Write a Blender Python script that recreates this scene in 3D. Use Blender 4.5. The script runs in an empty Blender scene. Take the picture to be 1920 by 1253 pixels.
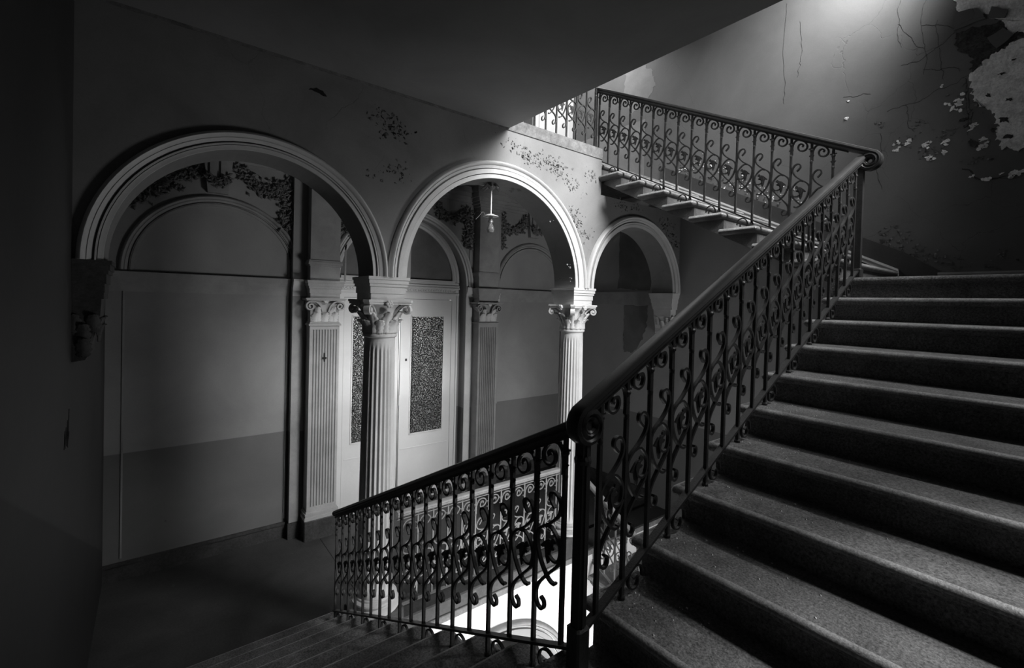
import bpy, math, random
from mathutils import Vector, Matrix

# ------------------------------------------------------------------ camera, light, exposure
# World frame: origin at the camera's eye, +X along the arcade, +Y towards it, +Z up (metres).
C = bpy.context.scene.collection
S = bpy.context.scene
PI = math.pi
R = math.radians

F_PX, CY_PX = 861.78, 581.81
YAW, PITCH, ROLL = R(37.928), R(-0.884), R(1.462)
fw = Vector((math.sin(YAW) * math.cos(PITCH), math.cos(YAW) * math.cos(PITCH), math.sin(PITCH)))
rt = Vector((math.cos(YAW), -math.sin(YAW), 0))
up = rt.cross(fw)
rt2 = rt * math.cos(ROLL) + up * math.sin(ROLL)
up2 = up * math.cos(ROLL) - rt * math.sin(ROLL)
cd = bpy.data.cameras.new('camera')
cam = bpy.data.objects.new('camera', cd)
C.objects.link(cam)
cam.matrix_world = Matrix(((rt2.x, up2.x, -fw.x, 0), (rt2.y, up2.y, -fw.y, 0), (rt2.z, up2.z, -fw.z, 0), (0, 0, 0, 1)))
cd.sensor_width = 36
cd.lens = F_PX * 36 / 1920
cd.shift_y = -(626.5 - CY_PX) / 1920
cd.clip_start = 0.03
S.camera = cam

S.view_settings.view_transform = 'Standard'
S.view_settings.look = 'None'
S.view_settings.exposure = 0.0
S.view_settings.gamma = 1.0
S.view_settings.use_curve_mapping = False
S.cycles.use_denoising = True
S.cycles.max_bounces = 6
S.cycles.diffuse_bounces = 4
S.cycles.sample_clamp_indirect = 3.0

W = bpy.data.worlds.new('sky')
S.world = W
W.use_nodes = True
W.node_tree.nodes['Background'].inputs[0].default_value = (1, 1, 1, 1)
W.node_tree.nodes['Background'].inputs[1].default_value = 0.004


def area(name, loc, to, sx, sy, power, spread=180):
    d = bpy.data.lights.new(name, 'AREA')
    d.shape = 'RECTANGLE'
    d.size, d.size_y, d.energy = sx, sy, power
    d.spread = R(spread)
    o = bpy.data.objects.new(name, d)
    C.objects.link(o)
    o.location = loc
    o.rotation_euler = (Vector(to) - Vector(loc)).to_track_quat('-Z', 'Y').to_euler()
    return o


def spot(name, loc, to, power, angle, blend=1.0, size=0.15):
    d = bpy.data.lights.new(name, 'SPOT')
    d.energy, d.spot_size, d.spot_blend, d.shadow_soft_size = power, R(angle), blend, size
    o = bpy.data.objects.new(name, d)
    C.objects.link(o)
    o.location = loc
    o.rotation_euler = (Vector(to) - Vector(loc)).to_track_quat('-Z', 'Y').to_euler()
    return o


# daylight: the tall stair window above the second landing, the one below the first flight,
# the hall upstairs, the room behind the glazed door; the fills are added by eye
area('window_light_upper', (4.05, -0.42, 3.7), (3.3, 6.3, -0.8), 2.0, 2.0, 150, 84)
area('right_wall_fill', (5.2, 0.7, 4.7), (6.07, 1.75, 3.7), 0.5, 0.5, 48, 60)  # added unseen fill for the bright pool high on the right wall
area('window_light_side', (5.05, -0.42, -2.9), (2.7, 6.2, -1.7), 1.5, 1.6, 42, 100)
area('window_light_lower', (3.4, -0.42, -6.0), (3.0, 3.83, -4.3), 1.6, 1.2, 62, 40)
area('upper_hall_light', (5.2, 5.0, 4.6), (5.3, 6.0, 3.0), 0.8, 0.8, 60)
area('door_room_light', (1.75, 6.85, -0.2), (2.35, 6.36, -0.8), 0.4, 0.7, 95)
spot('landing_fill', (3.0, -0.34, 1.50), (1.62, 0.12, -1.1), 300, 34)  # added unseen spot brightening the lowest treads
spot('stair_fill', (4.7, -0.30, 3.1), (2.1, 0.3, -0.8), 215, 62)  # added unseen spot lifting the treads while sparing the risers
spot('lower_flight_fill', (0.6, 5.9, -0.6), (0.7, 2.6, -2.1), 18, 56, 1.0, 0.4)  # added unseen spot in place of bounce off the lit hall wall

# ------------------------------------------------------------------ materials (the photograph is black and white)


def mat(name, v, rough=0.7, var=0.0, vscale=3.0, grain=0.0, gscale=120.0, bump=0.0, bscale=60.0, spec=0.3,
        dado=None, peel=None, metal=0.0, cracks=False, line=None):
    """grey paint/stone: large tonal variation, fine grain, relief; optional dado, peeled patches, cracks"""
    m = bpy.data.materials.new(name)
    m.use_nodes = True
    n, l = m.node_tree.nodes, m.node_tree.links
    b = n['Principled BSDF']
    b.inputs['Roughness'].default_value = rough
    b.inputs['Specular IOR Level'].default_value = spec
    b.inputs['Metallic'].default_value = metal
    geo = n.new('ShaderNodeNewGeometry')

    def math_(op, a, c=None, clamp=False):
        q = n.new('ShaderNodeMath')
        q.operation = op
        q.use_clamp = clamp
        for i, x in enumerate((a, c)):
            if x is None:
                continue
            if isinstance(x, (int, float)):
                q.inputs[i].default_value = x
            else:
                l.new(x, q.inputs[i])
        return q.outputs[0]

    def noise(sc, det=5.0, dist=0.0, rg=0.6):
        q = n.new('ShaderNodeTexNoise')
        q.inputs['Scale'].default_value = sc
        q.inputs['Detail'].default_value = det
        q.inputs['Roughness'].default_value = rg
        q.inputs['Distortion'].default_value = dist
        l.new(geo.outputs['Position'], q.inputs['Vector'])
        return q.outputs['Fac']

    def mrange(x, a, c, d, e, smooth=False):
        q = n.new('ShaderNodeMapRange')
        q.interpolation_type = 'SMOOTHSTEP' if smooth else 'LINEAR'
        l.new(x, q.inputs['Value'])
        for k, y in zip(('From Min', 'From Max', 'To Min', 'To Max'), (a, c, d, e)):
            q.inputs[k].default_value = y
        return q.outputs[0]

    val = None

    def mul(x):
        nonlocal val
        val = x if val is None else math_('MULTIPLY', val, x)

    base = n.new('ShaderNodeValue')
    base.outputs[0].default_value = v
    val = base.outputs[0]
    hgt = None
    if var:
        mul(mrange(noise(vscale, 6.0, 0.4), 0.3, 0.7, 1 - var, 1 + var))
    if grain:
        mul(mrange(noise(gscale, 3.0, 0.0, 0.8), 0.3, 0.7, 1 - grain, 1 + grain))
    if dado or line:
        sep = n.new('ShaderNodeSeparateXYZ')
        l.new(geo.outputs['Position'], sep.inputs[0])
        if dado:
            mul(mrange(sep.outputs['Z'], dado[0] - 0.004, dado[0] + 0.004, dado[1], 1.0))
        if line:   # painted dado following the stair: z below a*y + b
            s = math_('SUBTRACT', sep.outputs['Z'], math_('MULTIPLY', sep.outputs['Y'], line[0]))
            mul(mrange(s, line[1] - 0.01, line[1] + 0.01, line[2], 1.0))
    if peel:       # (threshold, factor where peeled)
        pn = noise(peel[2] if len(peel) > 2 else 2.2, 8.0, 0.3, 0.72)
        pm = mrange(pn, peel[0] - 0.006, peel[0] + 0.006, 0.0, 1.0)
        mul(mrange(pm, 0, 1, 1.0, peel[1]))
        hgt = math_('MULTIPLY', pm, -1.2)
    if cracks:
        w = n.new('ShaderNodeTexVoronoi')
        w.feature = 'DISTANCE_TO_EDGE'
        w.inputs['Scale'].default_value = 1.15
        mixv = n.new('ShaderNodeVectorMath')
        mixv.operation = 'MULTIPLY_ADD'
        nn = n.new('ShaderNodeTexNoise')
        nn.inputs['Scale'].default_value = 2.5
        nn.inputs['Detail'].default_value = 6
        l.new(geo.outputs['Position'], nn.inputs['Vector'])
        l.new(nn.outputs['Color'], mixv.inputs[0])
        mixv.inputs[1].default_value = (0.35, 0.35, 0.35)
        l.new(geo.outputs['Position'], mixv.inputs[2])
        l.new(mixv.outputs[0], w.inputs['Vector'])
        cr = mrange(w.outputs['Distance'], 0.0, 0.003, 0.0, 1.0)
        keep = mrange(noise(0.9, 2.0), 0.44, 0.56, 0.0, 1.0)
        cr2 = math_('MAXIMUM', cr, keep)
        mul(mrange(cr2, 0, 1, 0.70, 1.0))
        hgt = cr2 if hgt is None else math_('ADD', hgt, cr2)
    comb = n.new('ShaderNodeCombineXYZ')
    for i in range(3):
        l.new(val, comb.inputs[i])
    l.new(comb.outputs[0], b.inputs['Base Color'])
    if bump or hgt is not None:
        bp = n.new('ShaderNodeBump')
        bp.inputs['Distance'].default_value = 0.01
        bp.inputs['Strength'].default_value = bump or 0.4
        h = noise(bscale, 6.0)
        if hgt is not None:
            h = math_('ADD', math_('MULTIPLY', h, 0.4), hgt)
        l.new(h, bp.inputs['Height'])
        l.new(bp.outputs[0], b.inputs['Normal'])
    return m


M = {
    'arcade': mat('arcade_plaster', 0.24, 0.75, 0.18, 1.6, 0.05, 90, 0.25, 18, peel=(0.665, 0.62, 3.0), cracks=True),
    'white': mat('cream_gloss_paint', 0.66, 0.45, 0.10, 4.0, 0.04, 60, 0.10, 40, spec=0.4),
    'hall': mat('hall_wall_paint', 0.34, 0.55, 0.12, 1.4, 0.04, 60, 0.10, 9, dado=(-1.69, 0.55), peel=(0.70, 0.55, 3.5)),
    'pilaster': mat('pilaster_paint', 0.44, 0.5, 0.12, 4.0, 0.05, 60, 0.12, 40),
    'under': mat('lightened_under_stair_paint', 0.40, 0.7, 0.08, 1.3, 0.04, 60, 0.08, 9, dado=(-1.69, 0.55), peel=(0.70, 0.6, 3.5)),  # smoother paint, tone lifted to stand in for light under the flight
    'trim': mat('grey_moulding_paint', 0.36, 0.55, 0.15, 5.0, 0.06, 80, 0.15, 50),
    'right': mat('stair_wall_plaster', 0.12, 0.7, 0.16, 1.1, 0.05, 70, 0.3, 14, cracks=True),
    'left': mat('left_wall_paint', 0.075, 0.6, 0.12, 1.2, 0.05, 60, 0.1, 12, line=(-0.489, 0.40, 0.6)),
    'soffit': mat('soffit_plaster', 0.29, 0.8, 0.15, 0.9, 0.03, 50, 0.1, 8),
    'slab': mat('slab_edge_stone', 0.20, 0.8, 0.30, 14, 0.2, 60, 0.4, 40),
    'door': mat('white_door_paint', 0.68, 0.4, 0.05, 2.5, 0.02, 60, 0.06, 30, spec=0.4),
    'iron': mat('wrought_iron', 0.042, 0.42, 0.3, 20, 0.2, 160, 0.25, 150, spec=0.4),
    'rail_light': mat('pale_iron', 0.24, 0.5, 0.2, 12, 0.1, 120, 0.2, 120),  # paler grey than the near balustrade iron
    'wood': mat('dark_varnished_wood', 0.032, 0.42, 0.3, 8, 0.1, 120, 0.06, 60, spec=0.5),
    'wood_light': mat('pale_wood', 0.35, 0.5, 0.2, 8, 0.1, 60, 0.1, 60),  # paler tone than the near handrails
    'stone': mat('stair_stone', 0.17, 0.62, 0.30, 6, 0.75, 95, 0.8, 100, spec=0.35),
    'stone_worn_highlight': mat('worn_highlight_nosing', 0.30, 0.45, 0.30, 12, 0.5, 110, 0.3, 120, spec=0.5),  # wear, plus the highlight along step edges put into the colour
    'stone_pale': mat('stair_stone_ends', 0.13, 0.7, 0.25, 9, 0.3, 110, 0.5, 90),
    'floor': mat('hall_floor_stone', 0.065, 0.6, 0.3, 1.6, 0.2, 60, 0.2, 40, peel=(0.66, 1.5, 2.0)),
    'skirt': mat('dark_skirting', 0.065, 0.55, 0.3, 6, 0.3, 40, 0.35, 40, peel=(0.66, 2.2, 7.0)),
    'dark': mat('dark_skirting_paint', 0.05, 0.6, 0.2, 3, 0.1, 60, 0.1, 30),
    'garland': mat('grimy_stucco', 0.22, 0.7, 0.3, 14, 0.2, 90, 0.3, 60),
    'pale': mat('bare_pale_plaster', 0.85, 0.95, 0.30, 9, 0.25, 50, 1.0, 26),
    'rough': mat('rough_dark_mortar', 0.05, 0.95, 0.5, 12, 0.5, 50, 1.0, 30),
    'mid_grey': mat('damp_stain_and_shadow', 0.20, 0.8, 0.15, 4, 0.05, 60, 0.15, 20),  # grey for stains and for the painted shadow patch
    'flake': mat('paint_flake', 0.20, 0.8, 0.3, 20, 0.1, 60),
    'flake_pale': mat('pale_paint_flake', 0.75, 0.8, 0.2, 20, 0.1, 60),
    'black': mat('black_mark', 0.02, 0.8),
    'lower': mat('whitewashed_wall', 0.80, 0.85, 0.06, 4, 0.03, 60, 0.1, 30, peel=(0.69, 0.6, 4.0)),
    'metal': mat('pale_enamel', 0.65, 0.4),
    'brass': mat('dull_brass', 0.45, 0.35, metal=0.8),
}


def glass_material():
    m = bpy.data.materials.new('obscured_glass')
    m.use_nodes = True
    n, l = m.node_tree.nodes, m.node_tree.links
    b = n['Principled BSDF']
    geo = n.new('ShaderNodeNewGeometry')
    vo = n.new('ShaderNodeTexVoronoi')
    vo.inputs['Scale'].default_value = 40
    l.new(geo.outputs['Position'], vo.inputs['Vector'])
    no = n.new('ShaderNodeTexNoise')
    no.inputs['Scale'].default_value = 58
    no.inputs['Detail'].default_value = 2
    l.new(geo.outputs['Position'], no.inputs['Vector'])
    mr = n.new('ShaderNodeMapRange')
    l.new(no.outputs['Fac'], mr.inputs['Value'])
    mr.inputs['From Min'].default_value = 0.52
    mr.inputs['From Max'].default_value = 0.56
    b.inputs['Base Color'].default_value = (0.03, 0.03, 0.03, 1)
    b.inputs['Roughness'].default_value = 0.18
    bp = n.new('ShaderNodeBump')
    bp.inputs['Strength'].default_value = 1.0
    bp.inputs['Distance'].default_value = 0.02
    l.new(vo.outputs['Distance'], bp.inputs['Height'])
    l.new(bp.outputs[0], b.inputs['Normal'])
    tr = n.new('ShaderNodeBsdfTranslucent')
    tr.inputs['Color'].default_value = (0.9, 0.9, 0.9, 1)
    mx = n.new('ShaderNodeMixShader')
    l.new(mr.outputs[0], mx.inputs[0])
    l.new(b.outputs[0], mx.inputs[1])
    l.new(tr.outputs[0], mx.inputs[2])
    l.new(mx.outputs[0], n['Material Output'].inputs['Surface'])
    return m


def clear_glass():
    m = bpy.data.materials.new('clear_glass')
    m.use_nodes = True
    b = m.node_tree.nodes['Principled BSDF']
    b.inputs['Transmission Weight'].default_value = 0.9
    b.inputs['Roughness'].default_value = 0.03
    b.inputs['IOR'].default_value = 1.3
    b.inputs['Base Color'].default_value = (0.95, 0.95, 0.95, 1)
    return m


M['glass'] = glass_material()
M['bulb'] = clear_glass()

# ------------------------------------------------------------------ mesh helpers


class MB:
    def __init__(self):
        self.v, self.f = [], []

    def add(self, vs, fs):
        k = len(self.v)
        self.v += [tuple(p) for p in vs]
        self.f += [tuple(i + k for i in q) for q in fs]
        return self

    def box(self, x0, x1, y0, y1, z0, z1):
        vs = [(x, y, z) for x in (x0, x1) for y in (y0, y1) for z in (z0, z1)]
        return self.add(vs, [(0, 1, 3, 2), (4, 6, 7, 5), (0, 4, 5, 1), (2, 3, 7, 6), (0, 2, 6, 4), (1, 5, 7, 3)])

    def cbox(self, x0, x1, y0, y1, z0, z1, c):
        """box whose vertical corners and top edge are chamfered"""
        def ring(i, z):
            return [(x0 + i + c, y0 + i, z), (x1 - i - c, y0 + i, z), (x1 - i, y0 + i + c, z), (x1 - i, y1 - i - c, z),
                    (x1 - i - c, y1 - i, z), (x0 + i + c, y1 - i, z), (x0 + i, y1 - i - c, z), (x0 + i, y0 + i + c, z)]
        return self.rings([ring(0, z0), ring(0, z1 - c), ring(c * .9, z1)])

    def rings(self, rs, close=True, caps=True):
        k = len(rs[0])
        vs = [p for r in rs for p in r]
        fs = []
        for i in range(len(rs) - 1):
            for j in range(k if close else k - 1):
                a, b = i * k + j, i * k + (j + 1) % k
                fs.append((a, b, b + k, a + k))
        if caps:
            fs.append(tuple(range(k - 1, -1, -1)))
            fs.append(tuple((len(rs) - 1) * k + j for j in range(k)))
        return self.add(vs, fs)

    def prism(self, poly, to3, a, b):
        """polygon (u,v) extruded from a to b; to3(u,v,w)"""
        k = len(poly)
        vs = [to3(u, v, a) for u, v in poly] + [to3(u, v, b) for u, v in poly]
        fs = [tuple(range(k - 1, -1, -1)), tuple(range(k, 2 * k))]
        fs += [(i, (i + 1) % k, (i + 1) % k + k, i + k) for i in range(k)]
        return self.add(vs, fs)

    def sweep(self, path, sec, to3, closed=False, scale=None):
        """section [(o,w)] along the planar path [(u,v)]; o lies along the path's right-hand normal, w across the plane"""
        rs = []
        m = len(path)
        for i, (u, v) in enumerate(path):
            p, q = path[(i - 1) % m] if (closed or i) else path[0], path[(i + 1) % m] if (closed or i < m - 1) else path[-1]
            t = Vector((q[0] - p[0], q[1] - p[1]))
            t.normalize()
            nx, ny = t.y, -t.x
            k = scale[i] if scale else 1.0
            rs.append([to3(u + nx * o * k, v + ny * o * k, w) for o, w in sec])
        if closed:
            rs.append(rs[0])
        return self.rings(rs, True, not closed)

    def lathe(self, prof, n=24, c=(0, 0, 0), mod=None):
        rs = []
        for r, z in prof:
            rs.append([(c[0] + r * math.cos(2 * PI * i / n) * (mod(i, z) if mod else 1),
                        c[1] + r * math.sin(2 * PI * i / n) * (mod(i, z) if mod else 1), c[2] + z) for i in range(n)])
        return self.rings(rs)

    def mesh(self, name):
        me = bpy.data.meshes.new(name)
        me.from_pydata(self.v, [], self.f)
        me.update()
        return me


def link(name, me, m=None, parent=None, smooth=False, stuff=False):
    o = bpy.data.objects.new(name, me)
    C.objects.link(o)
    if m is not None and not me.materials:
        me.materials.append(M[m] if isinstance(m, str) else m)
    if smooth:
        for p in me.polygons:
            p.use_smooth = True
        if smooth != 2:
            me.set_sharp_from_angle(angle=R(38))
    if parent:
        o.parent = parent
    if stuff:
        o['kind'] = 'stuff'
    return o


def obj(name, mb, m, parent=None, smooth=False, stuff=False):
    """mesh built in world coordinates, hung under its parent without moving"""
    me = mb.mesh(name)
    import bmesh
    bm = bmesh.new()
    bm.from_mesh(me)
    bmesh.ops.recalc_face_normals(bm, faces=bm.faces)
    bm.to_mesh(me)
    bm.free()
    o = link(name, me, m, parent, smooth, stuff)
    if parent:
        off = Vector((0, 0, 0))
        p = parent
        while p:
            off += p.location
            p = p.parent
        o.location = -off
    return o


def struct(name, mb, m, smooth=False):
    o = obj(name, mb, m, None, smooth)
    o['kind'] = 'structure'
    o['label'] = LABELS.get(name, 'plain part of the stairwell shell, ' + name.replace('_', ' '))
    return o


LABELS = {
    'wall_left': 'dark left wall beside the descending flight, with a small scribble',
    'wall_right': 'tall peeling plaster wall behind the upper flight, bare patch at its right',
    'wall_front': 'window wall behind the near flight, outside the picture',
    'wall_arcade': 'plaster wall pierced by three moulded arches above the columns',
    'wall_lower': 'brightly lit whitewashed wall with an arch deep in the stairwell',
    'wall_lower_back': 'whitewashed back wall of the storey below the hall',
    'floor_lower': 'stone floor at the bottom of the stairwell',
    'floor': 'dark stone floor of the hall beyond the arches',
    'wall_back': 'two-tone back wall of the hall with blind arches and stucco garlands',
    'ceiling': 'dark flat soffit overhead with its corner above the middle arch',
    'floor_upper': 'grey slab edge of the upper floor over the middle arch',
    'wall_upper_back': 'bright back wall of the upper hall behind the short balustrade',
    'ceiling_upper': 'ceiling high above the stairwell',
    'floor_landing': 'stone landing at the foot of the near flight beside the corner newel',
    'floor_landing_upper': 'stone landing at the top of the near flight',
    'baseboard_right': 'low moulded skirting above the top step against the peeling wall',
    'baseboard_back': 'dark scuffed skirting under the left panel of the hall',
    'baseboard_hall_right': 'dark skirting of the hall seen through the right arch',
    'wall_door_room': 'dim room walls behind the glazed double door',
}


def thing(name, label, cat, loc, group=None):
    o = bpy.data.objects.new(name, None)
    C.objects.link(o)
    o.empty_display_size = 0.1
    o.location = loc
    o['label'] = label
    o['category'] = cat
    if group:
        o['group'] = group
    return o


def xz(u, v, w):
    return (u, w, v)


def yz(u, v, w):
    return (w, u, v)


def xy(u, v, w):
    return (u, v, w)


def catmull(P, n=4):
    Q = [P[0]] + list(P) + [P[-1]]
    out = []
    for i in range(1, len(Q) - 2):
        for k in range(n):
            t = k / n
            out.append(tuple(0.5 * (2 * Q[i][j] + (Q[i + 1][j] - Q[i - 1][j]) * t
                                    + (2 * Q[i - 1][j] - 5 * Q[i][j] + 4 * Q[i + 1][j] - Q[i + 2][j]) * t * t
                                    + (3 * Q[i][j] - Q[i - 1][j] - 3 * Q[i + 1][j] + Q[i + 2][j]) * t ** 3) for j in range(len(P[0]))))
    out.append(tuple(P[-1]))
    return out


def arc(cx, cz, r, a0, a1, n, kz=1.0):
    return [(cx + r * math.cos(R(a0 + (a1 - a0) * i / n)), cz + kz * r * math.sin(R(a0 + (a1 - a0) * i / n))) for i in range(n + 1)]


def rect(w, h):
    return [(-w / 2, -h / 2), (w / 2, -h / 2), (w / 2, h / 2), (-w / 2, h / 2)]


# ------------------------------------------------------------------ key dimensions
XL, XR = -0.395, 6.07            # side walls
YF = -0.45                       # window wall behind the stairs
YA0, YA1 = 3.83, 4.18            # arcade wall
ZH, ZU, ZL = -3.0325, 1.9175, -1.3825   # hall floor, upper floor, first landing
RISE, GO = 0.165, 0.3182
XW0, XW1 = 1.297, 4.37            # balustrade planes either side of the well
YW = 1.195                       # balustrade plane of the middle flight
SPR = 0.20                       # springing of the arches

# ------------------------------------------------------------------ walls, floors, ceiling
wall_left = struct('wall_left', MB().box(XL - 0.2, XL, YF - 0.2, 6.6, -8.2, 5.8), 'left')
wall_right = struct('wall_right', MB().box(XR, XR + 0.2, YF - 0.2, 6.6, -8.2, 5.8), 'right')

# window wall behind the stairs, with its two tall openings
wf = MB()
for x0, x1, z0, z1 in ((XL, 2.8, -8.2, 5.8), (5.0, 5.9, 2.5, 5.8), (5.9, XR, -8.2, 5.8), (2.8, 4.2, -5.2, 2.5), (2.8, 4.2, -8.2, -6.8), (4.2, 5.9, -8.2, -3.8), (4.2, 5.9, -2.0, 2.5), (2.8, 5.0, 4.8, 5.8)):
    wf.box(x0, x1, YF - 0.2, YF, z0, z1)
struct('wall_front', wf, 'dark')


def arch_outline(x0, x1, z0, z1, arches, n=40):
    poly = [(x0, z1), (x0, z0)]
    for cx, cz, r, a0, a1 in arches:
        if cz > z0:
            poly.append((cx - r, z0))
        poly += arc(cx, cz, r, a0, a1, n)
        if cz > z0:
            poly.append((cx + r, z0))
    poly += [(x1, z0), (x1, z1)]
    out = [poly[0]]
    for p in poly[1:]:
        if abs(p[0] - out[-1][0]) + abs(p[1] - out[-1][1]) > 1e-5:
            out.append(p)
    return out


ARCH = ((0.61, 0.86, 0.99), (2.845, 1.07, 1.245), (5.075, 0.845, 0.993))
wa = MB()
wa.prism(arch_outline(XL, 4.30, SPR, 1.79, [(ARCH[0][0], SPR, ARCH[0][1], 180, 0), (ARCH[1][0], SPR, ARCH[1][1], 180, 0)][:2]), xz, YA0, YA1)
wa = MB()
wa.prism(arch_outline(XL, XR, SPR, 1.36, [(c, SPR, r, 180, 0) for c, r, _ in ARCH]), xz, YA0, YA1)
wa.box(XL, 4.325, YA0, YA1, 1.36, 1.79)
wall_arcade = struct('wall_arcade', wa, 'arcade')

# moulded archivolts round the three arches (parts of the arcade wall)


def archivolt_sections(Ri, Ro):
    d = Ro - Ri
    # (radial position, projection) outlines of the mouldings: outer roll, groove, two fasciae
    return [
        [(Ro - 0.052 + 0.026 * (1 - math.cos(a)) - 0.0, 0.0 + 0.052 * math.sin(a)) for a in [PI * i / 6 for i in range(7)]],
        [(Ro - 0.075, 0), (Ro - 0.075, 0.018), (Ro - 0.052, 0.03), (Ro - 0.052, 0)],
        [(Ri + d * 0.26, 0), (Ri + d * 0.26, 0.030), (Ro - 0.088, 0.030), (Ro - 0.088, 0)],
        [(Ri, 0), (Ri, 0.014), (Ri + d * 0.22, 0.014), (Ri + d * 0.22, 0)],
    ]


def archivolt(parent, cx, cz, Ri, Ro, y, m, n=48, names=('archivolt_roll', 'archivolt_bead', 'archivolt_fascia', 'archivolt_fascia'), a0=180, a1=0, kz=1.0):
    for nm, sec in zip(names, archivolt_sections(Ri, Ro)):
        path = arc(cx, cz, 1.0, a0, a1, n, kz)
        rs = []
        for px, pz in path:
            rs.append([(cx + (px - cx) * r, y - w, cz + (pz - cz) * r) for r, w in sec])
        mb = MB().rings(rs)
        obj(nm, mb, m if isinstance(m, str) else m[nm], parent, True)


for cx, ri, ro in ARCH:
    archivolt(wall_arcade, cx, SPR, ri, ro, YA0, 'white')

# lower storey: white arcade wall seen down the well, with its middle arch
wlow = MB()
wlow.prism(arch_outline(XL, XR, -8.2, -3.10, [(2.822, -4.645, 1.06, 180, 0)]), xz, YA0, YA1)
wall_lower = struct('wall_lower', wlow, 'lower')
archivolt(wall_lower, 2.822, -4.645, 1.06, 1.24, YA0, {'archivolt_roll': 'mid_grey', 'archivolt_bead': 'mid_grey', 'archivolt_fascia': 'hall'})
struct('wall_lower_back', MB().box(XL, XR, 6.3, 6.5, -8.2, -3.2), 'lower')
struct('floor_lower', MB().box(XL, XR, YF, 6.5, -8.4, -8.2), 'floor')

# hall floor with the slab edge and kerb in the middle arch
fl = MB().box(XL, XR, YA0 + 0.02, 6.5, -3.2, ZH)
floor_hall = struct('floor', fl, 'floor')
obj('slab_edge', MB().cbox(1.45, XR, YA0 - 0.012, YA0 + 0.05, -3.10, ZH - 0.004, 0.006), 'slab', floor_hall)
obj('floor_joint', MB().box(1.68, 1.688, YA1 + 0.1, 5.98, ZH, ZH + 0.0015), 'black', floor_hall)
obj('kerb', MB().cbox(1.80, 3.90, YA0 + 0.005, YA1 - 0.02, ZH, -2.90, 0.012), 'skirt', floor_hall)

# hall back wall: side bays at 6.3, piers at 6.2 pierced by the door niche
NICHE = (2.90, 0.22, 1.0)
wb = MB()
wb.box(XL, 1.36, 6.3, 6.6, ZH, 1.79)
wb.box(4.56, XR, 6.3, 6.6, ZH, 1.79)
wb.prism([(1.36, 1.79), (1.36, ZH), (NICHE[0] - NICHE[2], ZH)] + arc(NICHE[0], NICHE[1], NICHE[2], 180, 0, 40)
         + [(NICHE[0] + NICHE[2], ZH), (4.56, ZH), (4.56, 1.79)], xz, 6.2, 6.6)
wall_back = struct('wall_back', wb, 'hall')

# upper floor slab (also the hall's ceiling) and the dark soffit over the lower landing
cl = MB()
cl.box(XL, 2.88, YF, YA0, 1.81, ZU)
ceiling = struct('ceiling', cl, 'soffit')
fu = MB()
fu.box(XL, 4.325, YA0 - 0.012, 6.6, 1.79, ZU)
fu.box(4.325, XR, YA1 + 0.0, 6.6, 1.79, ZU)
floor_upper = struct('floor_upper', fu, 'slab')
struct('wall_upper_back', MB().box(XL, XR, 6.15, 6.35, ZU, 5.8), 'white')
struct('ceiling_upper', MB().box(XL - 0.2, XR + 0.2, YF - 0.2, 6.6, 5.8, 6.0), 'soffit')
struct('floor_landing', MB().box(XL, 1.36, YF, 1.289, ZL - 0.2, ZL).box(1.36, 1.446, YF, 1.235, ZL - 0.2, ZL).box(1.36, 1.385, 1.235, 1.27, ZL - 0.2, ZL), 'stone')
fl2 = MB().box(4.31, XR, YF, 1.36, 0.10, 0.2675)
struct('floor_landing_upper', fl2, 'stone')

# ------------------------------------------------------------------ stairs


def step_profile(go, nose=0.03, t=0.052, back=0.04, under=0.22, rise=RISE):
    """section of one stone step: (run, z) with the nosing tip at run 0 and the tread at z 0"""
    p = [(go + back, 0.0)]
    r = t / 2
    p += [(r + r * math.cos(a), -r + r * math.sin(a)) for a in [PI / 2 + PI * i / 6 for i in range(7)]]
    p += [(nose + 0.005, -t - 0.012), (nose + 0.012, -rise - 0.006)]
    p += [(go + back, -rise - 0.006 + (go + back - nose) * 0.0)]
    return p


def step_mesh(go, width, recess=0.045, rise=RISE):
    """step in local axes: +x up the flight, y across (0 = wall .. width = open end), origin at the nosing tip"""
    t = 0.054
    r = t / 2
    arcpts = [(r - r * math.sin(a), -r + r * math.cos(a)) for a in [PI * i / 6 for i in range(7)]]  # top round to underside
    mb = MB()
    bx = go + 0.035
    # tread slab with a rounded nose along the front and the open end
    rs = []
    for o, z in arcpts:
        c = 0.010
        rs.append([(bx, 0, z), (o, 0, z), (o, width - o - c, z), (o + c, width - o, z), (bx, width - o, z)])
    f0 = len(mb.f)
    mb.rings(rs, True, True)
    mb.worn = [f0 + i * 5 + j for i in range(0, 3) for j in (1, 2, 3)]  # upper nose faces: worn, and painted lighter as an edge highlight
    # riser block below, set back, with the sloping soffit
    sl = rise / go
    d = 0.215 / math.cos(math.atan(sl))
    w = width - recess
    poly = [(0.035, -t), (bx, -t), (bx, bx * sl - d if bx * sl - d < -t - 0.01 else -t - 0.01), (0.035 + 0.0, 0.035 * sl - d)]
    mb.prism(poly, lambda u, v, q: (u, q, v), 0, w)
    return mb


def flight(name, label, n, first, rot, go, width, m, loc, group=None, kstart=0):
    """n steps; first = world position of the lowest nosing at the wall side; rot about z of the climbing direction"""
    root = thing(name, label, 'staircase', loc, group)
    mb = step_mesh(go, width)
    me = mb.mesh('step')
    me.materials.append(M[m])
    me.materials.append(M['stone_worn_highlight'])
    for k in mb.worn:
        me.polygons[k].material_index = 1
    import bmesh
    bm = bmesh.new()
    bm.from_mesh(me)
    bmesh.ops.recalc_face_normals(bm, faces=bm.faces)
    bm.to_mesh(me)
    bm.free()
    for k in range(n):
        o = link('step', me, m, root, True)
        d = Vector((math.cos(rot), math.sin(rot), 0)) * go * k
        o.location = Vector(first) + d + Vector((0, 0, RISE * k)) - Vector(loc)
        o.rotation_euler = (0, 0, rot)
    return root


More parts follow.
